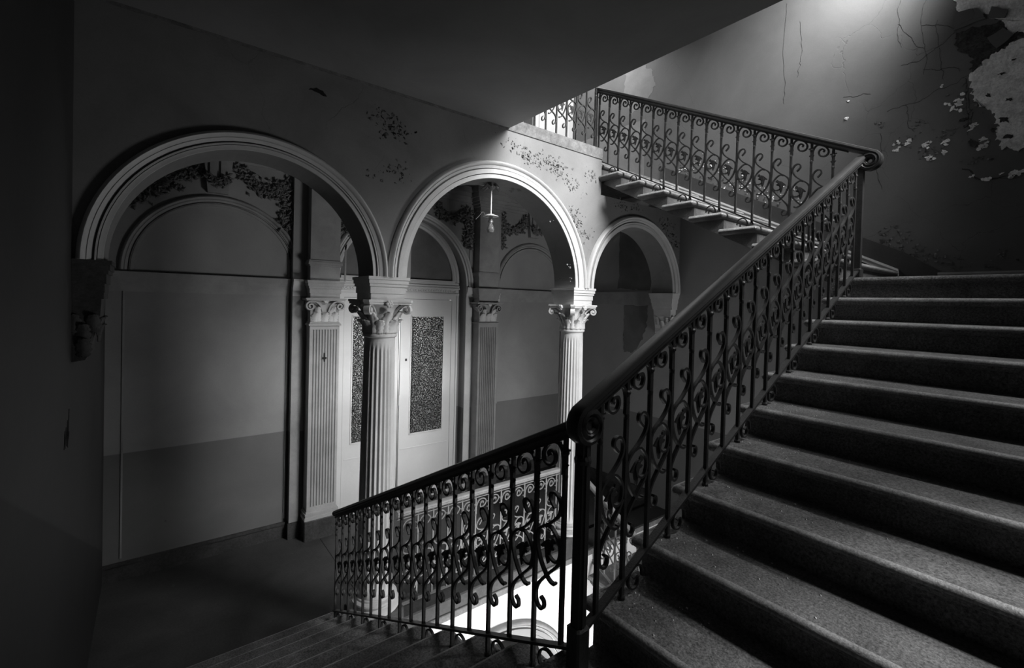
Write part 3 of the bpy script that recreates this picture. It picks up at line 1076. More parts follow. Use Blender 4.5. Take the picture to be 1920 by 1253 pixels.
def pilaster(label, x0, x1, m, group=None):
    """fluted pilaster on the hall's back wall, with its pier, base, capital, entablature and attic shaft"""
    xc = (x0 + x1) / 2
    yf = 6.02
    root = thing('pilaster', label, 'pilaster', (xc, 6.1, ZH), group)
    obj('plinth', MB().cbox(x0 - 0.03, x1 + 0.03, yf - 0.035, 6.2, ZH, -2.78, 0.01), 'skirt', root)
    mb = MB()
    for e, z0, z1 in ((0.028, -2.78, -2.745), (0.016, -2.745, -2.72), (0.022, -2.72, -2.695), (0.008, -2.695, -2.67)):
        mb.box(x0 - e, x1 + e, yf - e, 6.2, z0, z1)
    obj('base', mb, m, root)
    # shaft: back slab and nine raised fillets leave the flutes
    fl = 9
    ww = x1 - x0
    mb = MB()
    z0, z1 = -2.67, -0.345
    prof = [(x0, 6.2), (x0, yf)]
    step = (ww - 0.05) / fl
    for i in range(fl):
        a = x0 + 0.025 + i * step
        prof += [(a + step * 0.16, yf)] + [(a + step * (0.16 + 0.68 * t), yf + 0.020 * math.sin(PI * t)) for t in (0.12, 0.3, 0.5, 0.7, 0.88)] + [(a + step * 0.84, yf)]
    prof += [(x1, yf), (x1, 6.2)]
    mb.prism(prof, xy, z0 + 0.05, z1 - 0.05)
    mb.box(x0, x1, yf, 6.2, z0, z0 + 0.05)
    mb.box(x0, x1, yf, 6.2, z1 - 0.05, z1)
    obj('shaft', mb, m, root)
    obj('astragal', MB().cbox(x0 - 0.018, x1 + 0.018, yf - 0.02, 6.2, -0.345, -0.318, 0.006).box(x0, x1, yf, 6.2, -0.318, -0.30), m, root)
    cap = obj('capital', MB().prism([(x0 + 0.01, -0.30), (x1 - 0.01, -0.30), (x1 - 0.005, -0.12), (x1 + 0.03, -0.035), (x0 - 0.03, -0.035), (x0 + 0.005, -0.12)], xz, yf + 0.01, 6.2), m, root)
    for i, dx in enumerate((-0.115, 0.0, 0.115)):
        o = link('leaf', LEAF_LOW, m, cap, 2)
        at(o, cap, Vector((xc + dx, yf + 0.14, -0.300)), -PI / 2)
    for dx in (-0.062, 0.062):
        o = link('leaf', LEAF_MID, m, cap, 2)
        at(o, cap, Vector((xc + dx, yf + 0.145, -0.300)), -PI / 2 + dx * 3)
    for sx in (-1, 1):
        path = [(xc + sx * p, z) for p, z in [(0.035, -0.17), (0.06, -0.10), (0.105, -0.052), (0.160, -0.040), (0.212, -0.058), (0.228, -0.100), (0.205, -0.138), (0.165, -0.138),
                                              (0.146, -0.105), (0.163, -0.076), (0.192, -0.082), (0.196, -0.108), (0.178, -0.112)]]
        obj('volute', MB().sweep(catmull(path, 4), [(-0.009, yf - 0.035), (0.009, yf - 0.035), (0.009, yf + 0.03), (-0.009, yf + 0.03)], xz), m, cap, True)
    o = link('fleuron', ROS, m, cap, 2)
    at(o, cap, Vector((xc, yf - 0.03, -0.03)), PI / 2)
    obj('abacus', MB().box(x0 - 0.055, x1 + 0.055, yf - 0.05, 6.2, -0.030, -0.012).box(x0 - 0.065, x1 + 0.065, yf - 0.06, 6.2, -0.012, 0.0), m, root)
    mb = MB()
    for e, z0, z1 in ((0.0, 0.0, 0.06), (0.01, 0.06, 0.12), (0.022, 0.12, 0.15), (0.035, 0.15, 0.19), (0.045, 0.19, 0.22)):
        mb.box(x0 - e, x1 + e, yf - e, 6.2, z0, z1)
    obj('entablature', mb, m, root)
    mb = MB().box(x0, x1, yf + 0.02, 6.2, 0.22, 1.50)
    for e, z0, z1 in ((0.012, 0.40, 0.42), (0.026, 0.42, 0.455), (0.018, 0.455, 0.475), (0.012, 1.42, 1.44)):
        mb.box(x0 - e, x1 + e, yf + 0.02 - e, 6.2, z0, z1)
    obj('attic_shaft', mb, 'trim', root)
    mb = MB()
    for e, z0, z1 in ((0.03, 1.50, 1.54), (0.06, 1.54, 1.58), (0.085, 1.58, 1.63), (0.12, 1.63, 1.70), (0.15, 1.70, 1.785)):
        mb.box(x0 - e, x1 + e, yf + 0.02 - e, 6.2, z0, z1)
    obj('attic_cornice', mb, 'trim', root)
    return root


pilaster('fluted pilaster left of the glazed door, showing a black cross mark', 1.525, 1.885, 'pilaster')
pilaster('fluted pilaster right of the glazed door, behind the hanging bulb', 4.035, 4.405, 'trim')
o = obj('black_mark', MB().box(1.698, 1.710, 6.006, 6.019, -0.80, -0.69).box(1.680, 1.728, 6.004, 6.019, -0.765, -0.745), 'black',
        [q for q in bpy.data.objects if q.name == 'pilaster'][0])

# ------------------------------------------------------------------ hall back wall details
# string course across both bays and the niche piers
def course(x0, x1, y, name='trim_1', m='trim'):
    mb = MB()
    for e, z0, z1 in ((0.012, 0.02, 0.075), (0.02, 0.075, 0.13), (0.035, 0.13, 0.16), (0.05, 0.16, 0.20), (0.06, 0.20, 0.23)):
        mb.box(x0, x1, y - e, y, z0, z1)
    return obj('string_course', mb, m, wall_back)


course(XL, 1.36, 6.3)
course(4.56, XR, 6.3)
course(1.36, NICHE[0] - NICHE[2], 6.2, m='white')
course(NICHE[0] + NICHE[2], 4.56, 6.2, m='white')
mb = MB()
for e, z0, z1 in ((0.012, 0.02, 0.075), (0.02, 0.075, 0.13), (0.035, 0.13, 0.16), (0.05, 0.16, 0.20), (0.06, 0.20, 0.23)):
    mb.box(XR - e, XR, YA1, 6.3, z0, z1)
obj('string_course', mb, 'trim', wall_right)
archivolt(wall_back, 0.60, 0.25, 0.775, 0.90, 6.3, 'trim')
archivolt(wall_back, 5.335, 0.25, 0.70, 0.82, 6.3, 'trim')
archivolt(wall_back, NICHE[0], NICHE[1], NICHE[2], 1.12, 6.2, 'white')
# pier facings
obj('pier_facing', MB().box(1.905, 1.985 - 0.085, 6.188, 6.2, ZH, 0.02).box(NICHE[0] + NICHE[2], NICHE[0] + NICHE[2] + 0.11, 6.188, 6.2, ZH, 0.02), 'white', wall_back)
obj('pier_facing', MB().box(1.36, 1.47, 6.188, 6.2, ZH + 0.2, 0.02), 'trim', wall_back)
# panel beads on the side bays
mb = MB()
for x in (-0.25, 1.325):
    mb.box(x - 0.008, x + 0.008, 6.288, 6.3, -2.8, 0.02)
obj('panel_bead', mb, 'trim', wall_back)
# keystones
for xk in (0.565, 5.33):
    mb = MB()
    mb.prism([(xk - 0.10, 1.17), (xk + 0.10, 1.17), (xk + 0.145, 1.60), (xk - 0.145, 1.60)], xz, 6.22, 6.3)
    mb.box(xk - 0.085, xk - 0.02, 6.19, 6.22, 1.30, 1.58)
    mb.box(xk + 0.02, xk + 0.085, 6.19, 6.22, 1.30, 1.58)
    obj('keystone', mb, 'trim', wall_back)
# ceiling cornice
mb = MB()
for e, z0, z1 in ((0.03, 1.56, 1.60), (0.06, 1.60, 1.65), (0.10, 1.65, 1.70), (0.15, 1.70, 1.785)):
    mb.box(XL, 1.36, 6.3 - e, 6.3, z0, z1)
    mb.box(4.56, XR, 6.3 - e, 6.3, z0, z1)
    mb.box(1.36, 4.56, 6.2 - e, 6.2, z0, z1)
obj('ceiling_cornice', mb, 'trim', wall_back)
# panel frames round the spandrels
mb = MB()
for x, y in ((1.335, 6.3), (4.58, 6.3)):
    mb.box(x - 0.012, x + 0.012, y - 0.014, y, 0.23, 1.56)
for x in (2.0, 3.955):
    mb.box(x - 0.012, x + 0.012, 6.186, 6.2, 0.23, 1.50)
obj('spandrel_bead', mb, 'trim', wall_back)

# stucco garlands in the spandrels
rnd = random.Random(7)


def garland(path, y, m, n, spread=0.07, size=0.055):
    n = int(n * 1.5)
    mb = MB()
    pts = catmull(path, 8)
    for i in range(n):
        t = rnd.random() * (len(pts) - 1)
        a, b = pts[int(t)], pts[min(int(t) + 1, len(pts) - 1)]
        f = t - int(t)
        cx = a[0] + (b[0] - a[0]) * f + rnd.gauss(0, spread * 0.6)
        cz = a[1] + (b[1] - a[1]) * f + rnd.gauss(0, spread * 0.6)
        an = rnd.random() * 2 * PI
        s = size * (0.6 + 0.7 * rnd.random())
        d = Vector((math.cos(an), 0, math.sin(an)))
        p = Vector((-d.z, 0, d.x))
        o = Vector((cx, y - 0.008 - rnd.random() * 0.035, cz))
        lift = Vector((0, -0.02 - 0.02 * rnd.random(), 0))
        vs = [o - d * s * 0.5, o + p * s * 0.28 + lift * 0.3, o + d * s * 0.55 + lift, o - p * s * 0.28 + lift * 0.3, o + lift * 1.1, Vector((o.x, y, o.z))]
        mb.add(vs, [(0, 1, 4), (1, 2, 4), (2, 3, 4), (3, 0, 4), (0, 5, 1), (1, 5, 2), (2, 5, 3), (3, 5, 0)])
        if rnd.random() < 0.35:
            mb.lathe([(0.001, -0.014), (0.012, -0.008), (0.014, 0.0), (0.010, 0.010), (0.001, 0.014)], 6, (cx, y - 0.03, cz))
    return obj('garland', mb, m, wall_back, False, True)


garland([(0.39, 1.43), (0.25, 1.29), (0.08, 1.20), (-0.05, 1.09), (-0.18, 0.95)], 6.3, 'garland', 130)
garland([(0.76, 1.50), (0.90, 1.37), (1.05, 1.27), (1.20, 1.30), (1.26, 1.40)], 6.3, 'garland', 170)
garland([(1.26, 1.40), (1.28, 1.20), (1.27, 0.98), (1.28, 0.85)], 6.3, 'garland', 100)
garland([(3.28, 1.52), (3.36, 1.40), (3.48, 1.30), (3.66, 1.26), (3.80, 1.34), (3.88, 1.40)], 6.2, 'garland', 170)
garland([(3.88, 1.40), (3.90, 1.20), (3.89, 1.00), (3.90, 0.86)], 6.2, 'garland', 100)
garland([(2.52, 1.52), (2.44, 1.40), (2.32, 1.30), (2.14, 1.26), (2.02, 1.40), (1.96, 1.1), (1.98, 0.85)], 6.2, 'garland', 150)
garland([(4.64, 1.45), (4.72, 1.25), (4.90, 1.26), (5.08, 1.34), (5.17, 1.50)], 6.3, 'garland', 170)
garland([(4.63, 1.42), (4.62, 1.15), (4.64, 0.95)], 6.3, 'garland', 80)
garland([(5.25, 1.33), (5.33, 1.24), (5.42, 1.28)], 6.2, 'garland', 60, 0.04)
garland([(0.47, 1.33), (0.565, 1.27), (0.66, 1.33)], 6.2, 'garland', 60, 0.04)

# skirtings in the hall
mb = MB().box(XL, 1.36, 6.275, 6.3, ZH, -2.87).box(XL, 1.36, 6.262, 6.3, -2.87, -2.84)
mb.box(1.345, 1.475, 6.17, 6.2, ZH, -2.84).box(4.56, XR, 6.275, 6.3, ZH, -2.84)
struct('baseboard_back', mb, 'skirt')
struct('baseboard_hall_right', MB().box(XR - 0.025, XR - 0.001, YA1 + 0.1, 6.27, ZH, -2.86).box(XR - 0.035, XR - 0.001, YA1 + 0.1, 6.27, -2.86, -2.835), 'skirt')

# ------------------------------------------------------------------ glazed double door in the niche
door = thing('door_1', 'white double door with two obscured glass panes under a fanlight', 'door', (2.87, 6.4, ZH))
del door['category']
door['kind'] = 'structure'
yd = 6.35
NX = (NICHE[0] - NICHE[2], NICHE[0] + NICHE[2])
# surrounding reveal panel (the wall inside the niche)
poly = [(NX[0] - 0.02, ZH), (2.02, ZH), (2.02, 0.12), (3.735, 0.12), (3.735, ZH), (NX[1] + 0.02, ZH)] + arc(NICHE[0], NICHE[1], NICHE[2] + 0.02, 0, 180, 30)
hole = MB().prism(poly, xz, yd + 0.02, yd + 0.08)
obj('reveal_panel', hole, 'hall', door)
mb = MB()
mb.box(3.72, 3.815, yd - 0.03, yd + 0.03, ZH, 0.115).box(3.80, 3.83, yd - 0.045, yd + 0.02, ZH, 0.115)
mb.box(1.945, 2.035, yd - 0.03, yd + 0.03, ZH, 0.115).box(1.93, 1.96, yd - 0.045, yd + 0.02, ZH, 0.115)
mb.box(2.035, 3.72, yd - 0.03, yd + 0.03, 0.025, 0.115)
obj('door_frame', mb, 'door', door)
mb = MB()
for e, z0, z1 in ((0.05, 0.095, 0.125), (0.03, 0.125, 0.19), (0.07, 0.19, 0.21), (0.055, 0.21, 0.245), (0.03, 0.245, 0.29)):
    mb.box(1.92 + 0.001, 3.835, yd - e, yd + 0.02, z0, z1)
obj('door_cornice', mb, 'door', door)
mb = MB()
for i in range(44):
    x = 1.96 + i * 0.0425
    mb.sweep(arc(x, 0.157, 0.016, 40 if i % 2 else 130, 300 if i % 2 else 390, 6), [(-0.005, yd - 0.042), (0.005, yd - 0.042), (0.005, yd - 0.028), (-0.005, yd - 0.028)], xz)
obj('carved_frieze', mb, 'door', door, False, True)


def leaf_door(x0, x1, gx0, gx1, gz0, gz1, side):
    mb = MB()
    z0, z1 = ZH + 0.01, 0.02
    mb.box(x0, gx0, yd - 0.022, yd + 0.022, z0, z1).box(gx1, x1, yd - 0.022, yd + 0.022, z0, z1)
    mb.box(gx0, gx1, yd - 0.022, yd + 0.022, gz1, z1).box(gx0, gx1, yd - 0.022, yd + 0.022, z0, gz0)
    lf = obj('door_leaf', mb, 'door', door)
    obj('pane', MB().box(gx0, gx1, yd - 0.006, yd + 0.006, gz0, gz1), 'glass', lf)
    mb = MB()
    for a, b, c, d in ((gx0 - 0.012, gx0 + 0.006, gz0 - 0.012, gz1 + 0.012), (gx1 - 0.006, gx1 + 0.012, gz0 - 0.012, gz1 + 0.012),
                       (gx0, gx1, gz1 - 0.006, gz1 + 0.012), (gx0, gx1, gz0 - 0.012, gz0 + 0.006)):
        mb.box(a, b, yd - 0.030, yd - 0.02, c, d)
    mb.box(x0 + 0.03, x1 - 0.03, yd - 0.026, yd - 0.02, gz0 - 0.22, gz0 - 0.205)
    obj('glazing_bead', mb, 'door', lf)
    return lf


l1 = leaf_door(2.04, 2.835, 2.16, 2.715, -2.0, -0.235, -1)
l2 = leaf_door(2.865, 3.718, 3.035, 3.582, -2.0, -0.235, 1)
obj('keyhole_plate', MB().box(2.945, 2.975, yd - 0.028, yd - 0.02, -0.90, -0.865).box(2.955, 2.965, yd - 0.03, yd - 0.02, -0.893, -0.872), 'iron', l2)
obj('keyhole_plate', MB().box(2.855, 2.868, yd - 0.03, yd - 0.005, -1.55, -1.40), 'metal', l2)
# fanlight
mb = MB()
rs = [[(2.85 + r * math.cos(R(a)), yd - w, 0.30 + r * math.sin(R(a)) * 0.96) for r, w in ((0.875, -0.02), (0.875, 0.03), (0.905, 0.045), (0.93, 0.03), (0.945, 0.05), (0.975, 0.035), (1.0, 0.02), (1.0, -0.02))] for a in range(0, 181, 5)]
mb.rings(rs)
obj('fanlight_frame', mb, 'door', door, True)
obj('fanlight_pane', MB().prism([(2.85 + 0.88 * math.cos(R(a)), 0.30 + 0.88 * 0.96 * math.sin(R(a))) for a in range(0, 181, 6)], xz, yd + 0.0, yd + 0.015), 'mid_grey', door)
obj('fanlight_sill', MB().box(1.98, 3.75, yd - 0.05, yd + 0.01, 0.28, 0.32).box(2.86, 2.985, yd - 0.03, yd + 0.01, 0.32, 1.13).box(2.94, 2.995, yd - 0.04, yd + 0.01, 0.32, 1.13), 'door', door)
struct('wall_door_room', MB().box(0.9, 4.9, 7.8, 7.9, ZH, 1.79).box(0.8, 0.9, 6.6, 7.9, ZH, 1.79).box(4.9, 5.0, 6.6, 7.9, ZH, 1.79), 'dark')

# bright double door in the upper hall
d2 = thing('door_2', 'bright white door upstairs behind the short level balustrade', 'door', (5.6, 6.15, ZU))
del d2['category']
d2['kind'] = 'structure'
obj('door_leaf', MB().box(5.25, 5.98, 6.10, 6.15, ZU, 4.2), 'door', d2)
obj('door_frame', MB().box(5.12, 5.22, 6.08, 6.15, ZU, 4.3).box(5.98, 6.05, 6.08, 6.15, ZU, 4.3), 'door', d2)
obj('dark_jamb', MB().box(4.92, 5.08, 6.09, 6.15, ZU, 4.4), 'dark', d2)
obj('upper_dado', MB().box(XR - 0.006, XR - 0.001, 4.5, 6.10, ZU, 2.95), 'mid_grey', wall_right)

# ------------------------------------------------------------------ hanging bulb
lx, ly = 2.815, 4.02
lamp = thing('pendant_lamp', 'bare bulb hanging on a thin rod from the crown of the middle arch', 'lamp', (lx, ly, 0.85))
mb = MB()
mb.lathe([(0.01, 1.19), (0.03, 1.21), (0.045, 1.235), (0.05, 1.272)], 16, (lx, ly, 0))
for k in range(8):
    a = k * PI / 4 + 0.2
    c, s = math.cos(a), math.sin(a)
    mb.add([(lx + c * 0.03 - s * 0.02, ly + s * 0.03 + c * 0.02, 1.24), (lx + c * 0.115, ly + s * 0.115, 1.195), (lx + c * 0.03 + s * 0.02, ly + s * 0.03 - c * 0.02, 1.24), (lx + c * 0.06, ly + s * 0.06, 1.26)],
           [(0, 1, 3), (1, 2, 3), (0, 2, 1), (0, 3, 2)])
obj('ceiling_rose', mb, 'garland', lamp)
obj('loose_wire', MB().sweep(catmull([(lx - 0.005, 0.90), (lx - 0.06, 0.905), (lx - 0.10, 0.95), (lx - 0.15, 0.90), (lx - 0.19, 0.86)], 4), rect(0.0022, 0.0022), lambda u, v, w: (u, ly + w, v)), 'mid_grey', lamp)
obj('rod', MB().lathe([(0.0075, 0.925), (0.0075, 1.20)], 8, (lx, ly, 0)), 'metal', lamp, True)
obj('shade', MB().lathe([(0.012, 0.942), (0.03, 0.938), (0.055, 0.928), (0.082, 0.916), (0.083, 0.912), (0.055, 0.922), (0.03, 0.930), (0.01, 0.932)], 24, (lx, ly, 0)), 'metal', lamp, True)
obj('socket', MB().lathe([(0.022, 0.93), (0.024, 0.89), (0.022, 0.872), (0.026, 0.868), (0.026, 0.850), (0.018, 0.846)], 16, (lx, ly, 0)), 'brass', lamp, True)
bp = [(0.016, 0.850), (0.018, 0.838), (0.028, 0.815), (0.038, 0.79), (0.040, 0.772), (0.034, 0.750), (0.020, 0.736), (0.001, 0.731)]
obj('bulb', MB().lathe(bp, 20, (lx, ly, 0)), 'bulb', lamp, 2)
obj('filament', MB().lathe([(0.003, 0.79), (0.004, 0.845)], 6, (lx, ly, 0)).sweep(arc(lx, 0.785, 0.014, 0, 180, 8), rect(0.0012, 0.0012), lambda u, v, w: (u, ly + w, v)), 'metal', lamp)

# ------------------------------------------------------------------ decay: peeled plaster, flakes, stains, marks, one painted shadow
def jag(poly, k, amp, seed):
    """ragged version of an outline"""
    q = random.Random(seed)
    out = []
    for i, p in enumerate(poly):
        a, b = p, poly[(i + 1) % len(poly)]
        for j in range(k):
            t = j / k
            out.append((a[0] + (b[0] - a[0]) * t + q.uniform(-amp, amp), a[1] + (b[1] - a[1]) * t + q.uniform(-amp, amp)))
    return out


def patch(name, poly, x, thick, m, seed, k=5, amp=0.018, parent=None):
    mb = MB().prism(jag(jag(poly, k, amp, seed), 2, amp * 0.45, seed + 100), yz, x - thick, x)
    return obj(name, mb, m, parent or wall_right)


patch('bare_plaster_patch', [(.837, 2.275), (.723, 2.37), (.607, 2.44), (.44, 2.46), (.30, 2.3), (.30, 1.5), (.469, 1.48), (.597, 1.522), (.64, 1.61), (.63, 1.738), (.682, 1.9), (.763, 1.951), (.802, 2.063)], XR, 0.008, 'pale', 3, 6)
patch('mortar_patch', [(.942, 2.723), (.733, 2.703), (.547, 2.642), (.50, 2.50), (.575, 2.46), (.724, 2.38), (.827, 2.297), (.823, 2.41), (.937, 2.558)], XR, 0.005, 'rough', 4)
patch('bare_plaster_patch', [(.958, 3.03), (.739, 2.95), (.507, 2.85), (.35, 2.8), (.35, 2.5), (.499, 2.53), (.594, 2.558), (.647, 2.688), (.736, 2.79), (.917, 2.82)], XR, 0.007, 'pale', 5)
patch('plaster_slab', [(.95, 2.73), (.955, 2.90), (.80, 2.88), (.74, 2.76)], XR, 0.022, 'right', 6, 3, 0.006)
patch('plaster_slab', [(.72, 2.75), (.62, 2.70), (.60, 2.76), (.70, 2.84)], XR, 0.026, 'right', 7, 3, 0.006)
patch('plaster_slab', [(.73, 2.56), (.62, 2.62), (.56, 2.52), (.66, 2.44)], XR, 0.018, 'right', 8, 3, 0.006)
patch('damp_stain_and_shadow', [(4.63, 3.9), (4.38, 3.64), (4.34, 3.42), (4.46, 3.25), (4.78, 3.1), (4.95, 3.45), (4.9, 3.9)], XR, 0.002, 'mid_grey', 9, 6, 0.03)
patch('damp_stain_and_shadow', [(4.93, 1.36), (4.93, 0.30), (4.30, 0.235), (4.20, 1.36)], XR, 0.004, 'mid_grey', 10, 6, 0.02)  # darker patch painting in a shadow on the wall past the right arch
patch('damp_stain_and_shadow', [(4.80, 0.015), (4.80, -0.35), (4.79, -0.75), (4.60, -0.75), (4.45, -0.55), (4.36, -0.3), (4.35, 0.015)], XR, 0.004, 'mid_grey', 11, 6, 0.015)


def chip(u, v, size, seed, m='pale', thick=0.004):
    """one ragged spot where the paint has come away"""
    q_ = random.Random(seed)
    n_ = 9
    sq, ro = q_.uniform(0.45, 0.8), q_.uniform(-0.6, 0.9)
    out = []
    for i_ in range(n_):
        a_ = 2 * PI * i_ / n_
        r_k = size * q_.uniform(0.35, 1.15)
        x_, y_ = r_k * math.cos(a_), r_k * sq * math.sin(a_)
        out.append((u + x_ * math.cos(ro) - y_ * math.sin(ro), v + x_ * math.sin(ro) + y_ * math.cos(ro)))
    mb = MB().prism(jag(out, 3, size * 0.10, seed + 50), yz, XR - thick, XR)
    return obj('plaster_chip', mb, m, wall_right)


for i_, (u, v, sz) in enumerate([(1.344, 1.763, .030), (1.279, 1.735, .036), (1.265, 1.765, .030), (1.364, 1.69, .030), (1.340, 1.715, .022), (1.133, 1.69, .030), (1.115, 1.71, .020), (1.10, 1.552, .040),
                                 (1.08, 1.535, .026), (.987, 1.686, .040), (.975, 1.65, .030), (.992, 1.584, .030), (.967, 2.041, .024), (.893, 2.048, .045), (.875, 2.11, .030), (.928, 1.98, .022),
                                 (.90, 2.02, .036), (.794, 1.786, .040), (.81, 1.75, .026), (.726, 1.633, .040), (.735, 1.571, .036), (.70, 1.60, .026), (.78, 1.307, .020), (.69, 1.26, .036), (.60, 1.29, .024), (.50, 1.28, .050),
                                 (1.03, 2.228, .014), (1.803, 2.342, .016), (1.812, 2.156, .026), (3.25, 1.62, .030), (2.62, 1.25, .024), (3.02, 1.42, .03), (3.30, 1.52, .034)]):
    chip(u, v, sz, 200 + i_)
for i_, (u, v, sz) in enumerate([(.66, 1.70, .035), (.60, 1.78, .05), (.56, 1.62, .04), (.70, 2.03, .03), (.62, 2.20, .03), (.55, 2.30, .02), (.57, 1.95, .03), (.86, 1.86, .04), (.80, 1.62, .05), (.84, 1.80, .03)]):
    chip(u, v, sz, 300 + i_, 'rough', 0.011)


def flakes(clusters, plane, x, m, n, spread, size, seed, parent, name='paint_flakes'):
    """curled paint flakes: little irregular plates standing off the wall"""
    q = random.Random(seed)
    mb = MB()
    for cu, cv, k in clusters:
        for _ in range(int(n * k)):
            u, v = cu + q.gauss(0, spread * k ** 0.5), cv + q.gauss(0, spread * 0.7 * k ** 0.5)
            s = size * (0.4 + q.random())
            m_ = q.randint(4, 6)
            a0 = q.random() * 6.28
            tilt = q.uniform(0.2, 0.9)
            ta = q.random() * 6.28
            pts = []
            for i in range(m_):
                a = a0 + 2 * PI * i / m_
                r = s * q.uniform(0.5, 1.0)
                du, dv = r * math.cos(a), r * math.sin(a)
                off = 0.004 + max(0, (du * math.cos(ta) + dv * math.sin(ta))) * tilt
                pts.append((du, dv, off))
            if plane == 'x':
                f, b = [(x - o, u + a, v + c) for a, c, o in pts], [(x - o + 0.0025, u + a, v + c) for a, c, o in pts]
            else:
                f, b = [(u + a, x - o, v + c) for a, c, o in pts], [(u + a, x - o + 0.0025, v + c) for a, c, o in pts]
            mb.add(f + b, [tuple(range(m_)), tuple(range(2 * m_ - 1, m_ - 1, -1))] + [(i, i + m_, (i + 1) % m_ + m_, (i + 1) % m_) for i in range(m_)])
    return obj(name, mb, m, parent, False, True)


flakes([(1.613, 1.50, 1.2), (1.66, 1.14, .6), (1.54, 1.59, .6), (3.15, 1.57, 1.2), (3.45, 1.60, 1.0), (3.62, 1.52, 1.2), (3.845, 1.38, 1.0), (3.90, .89, 1.4), (3.78, 1.06, 1.0),
        (4.09, .85, .5), (4.15, 1.55, .6), (2.95, 1.66, .5), (5.68, 1.17, 1.0), (5.82, 1.04, 1.0), (5.95, .90, .8), (4.7, 1.30, .7), (5.0, 1.30, .5), (1.45, 1.05, .4)],
       'y', YA0, 'flake', 16, 0.07, 0.016, 21, wall_arcade)
chips = [(1.613, 1.49, 1.4), (1.64, 1.46, .8), (1.66, 1.14, .5), (1.68, 1.10, .4), (1.54, 1.59, .5), (3.15, 1.57, 1.2), (3.30, 1.55, .8), (3.45, 1.60, 1.0), (3.62, 1.52, 1.4), (3.845, 1.38, 1.0), (3.90, .89, 1.6),
         (3.86, .98, 1.0), (3.78, 1.06, 1.0), (4.09, .85, .6), (4.15, 1.55, .6), (2.95, 1.66, .5), (5.68, 1.17, 1.0), (5.82, 1.04, 1.2), (5.95, .90, 1.0), (4.7, 1.30, .7), (5.0, 1.30, .5)]
q = random.Random(77)
mb = MB()
for cu, cv, kk in chips:
    for _ in range(int(34 * kk)):
        u, v = cu + q.gauss(0, 0.09), cv + q.gauss(0, 0.045)
        a0, ln = q.gauss(-0.2, 0.8), abs(q.gauss(0.003, 0.010)) + 0.0025
        c_, s_ = math.cos(a0), math.sin(a0)
        outline = []
        for k_ in range(8):
            a_ = 2 * PI * k_ / 8
            r_k = q.uniform(0.35, 1.25)
            outline.append((ln * r_k * math.cos(a_), ln * 0.42 * r_k * math.sin(a_)))
        mb.prism([(u + x_ * c_ - y_ * s_, v + x_ * s_ + y_ * c_) for x_, y_ in outline], xz, YA0 - 0.002, YA0)
obj('peeled_spots', mb, 'rough', wall_arcade, False, True)
flakes([(3.55, 0.95, .5), (3.80, 0.45, 1.0), (3.86, 0.30, .8)], 'y', YA0 + 0.02, 'flake', 4, 0.03, 0.012, 22, wall_arcade)
flakes([(1.344, 1.763, 1), (1.279, 1.735, .6), (1.133, 1.69, 1.3), (1.364, 1.69, 1), (1.10, 1.552, 1.3), (.987, 1.686, 1.2), (.992, 1.584, .8), (.967, 2.041, 1), (.893, 2.058, 1.6), (.928, 1.98, 1.4),
        (.794, 1.786, 1), (.726, 1.633, .8), (.735, 1.571, 1), (1.03, 2.228, .4), (1.803, 2.342, .4), (1.812, 2.156, .5), (.78, 1.307, .6), (.69, 1.26, 1), (.52, 1.26, 1.5), (3.25, 1.62, .8), (2.96, 1.75, .6)],
       'x', XR, 'flake_pale', 4, 0.018, 0.017, 23, wall_right)
flakes([(1.30, 1.78, 1), (1.1, 1.62, 1.5), (.95, 1.75, 1.5), (.85, 1.95, 1.5), (1.2, 1.9, 1), (1.5, 2.0, .6), (.75, 1.45, 1.2), (.9, 2.15, 1), (1.426, .85, 1.5), (1.36, .78, 1.5), (1.29, .71, 1.5), (1.162, .62, 1.5), (1.038, .53, 1.5), (.847, .50, 1.2), (.634, .48, 1.2), (.552, .54, 1)],
       'x', XR, 'right', 12, 0.05, 0.014, 24, wall_right)
flakes([(y, line2(y) + 0.26 + random.Random(int(y * 100)).random() * 0.25, 1) for y in [1.9 + 0.12 * i for i in range(17)]], 'x', XR, 'flake_pale', 9, 0.06, 0.012, 25, wall_right)
flakes([(y, line2(y) + 0.30, 1) for y in [1.8 + 0.2 * i for i in range(11)]], 'x', XR, 'right', 14, 0.10, 0.014, 26, wall_right)

# long cracks in the right wall
def crack(pts, seed, x=XR):
    q = random.Random(seed)
    p = list(pts)
    for lev in range(4):
        amp = 0.035 / (1.9 ** lev)
        out = [p[0]]
        for a, b in zip(p, p[1:]):
            d = math.hypot(b[0] - a[0], b[1] - a[1])
            out.append(((a[0] + b[0]) / 2 + q.uniform(-1, 1) * min(amp, d * 0.16), (a[1] + b[1]) / 2 + q.uniform(-1, 1) * min(amp, d * 0.16)))
            out.append(b)
        p = out
    return MB().sweep(p, [(-0.0016, x - 0.002), (0.0016, x - 0.002), (0.0016, x), (-0.0016, x)], yz, scale=[q.uniform(0.3, 1.2) for _ in p])


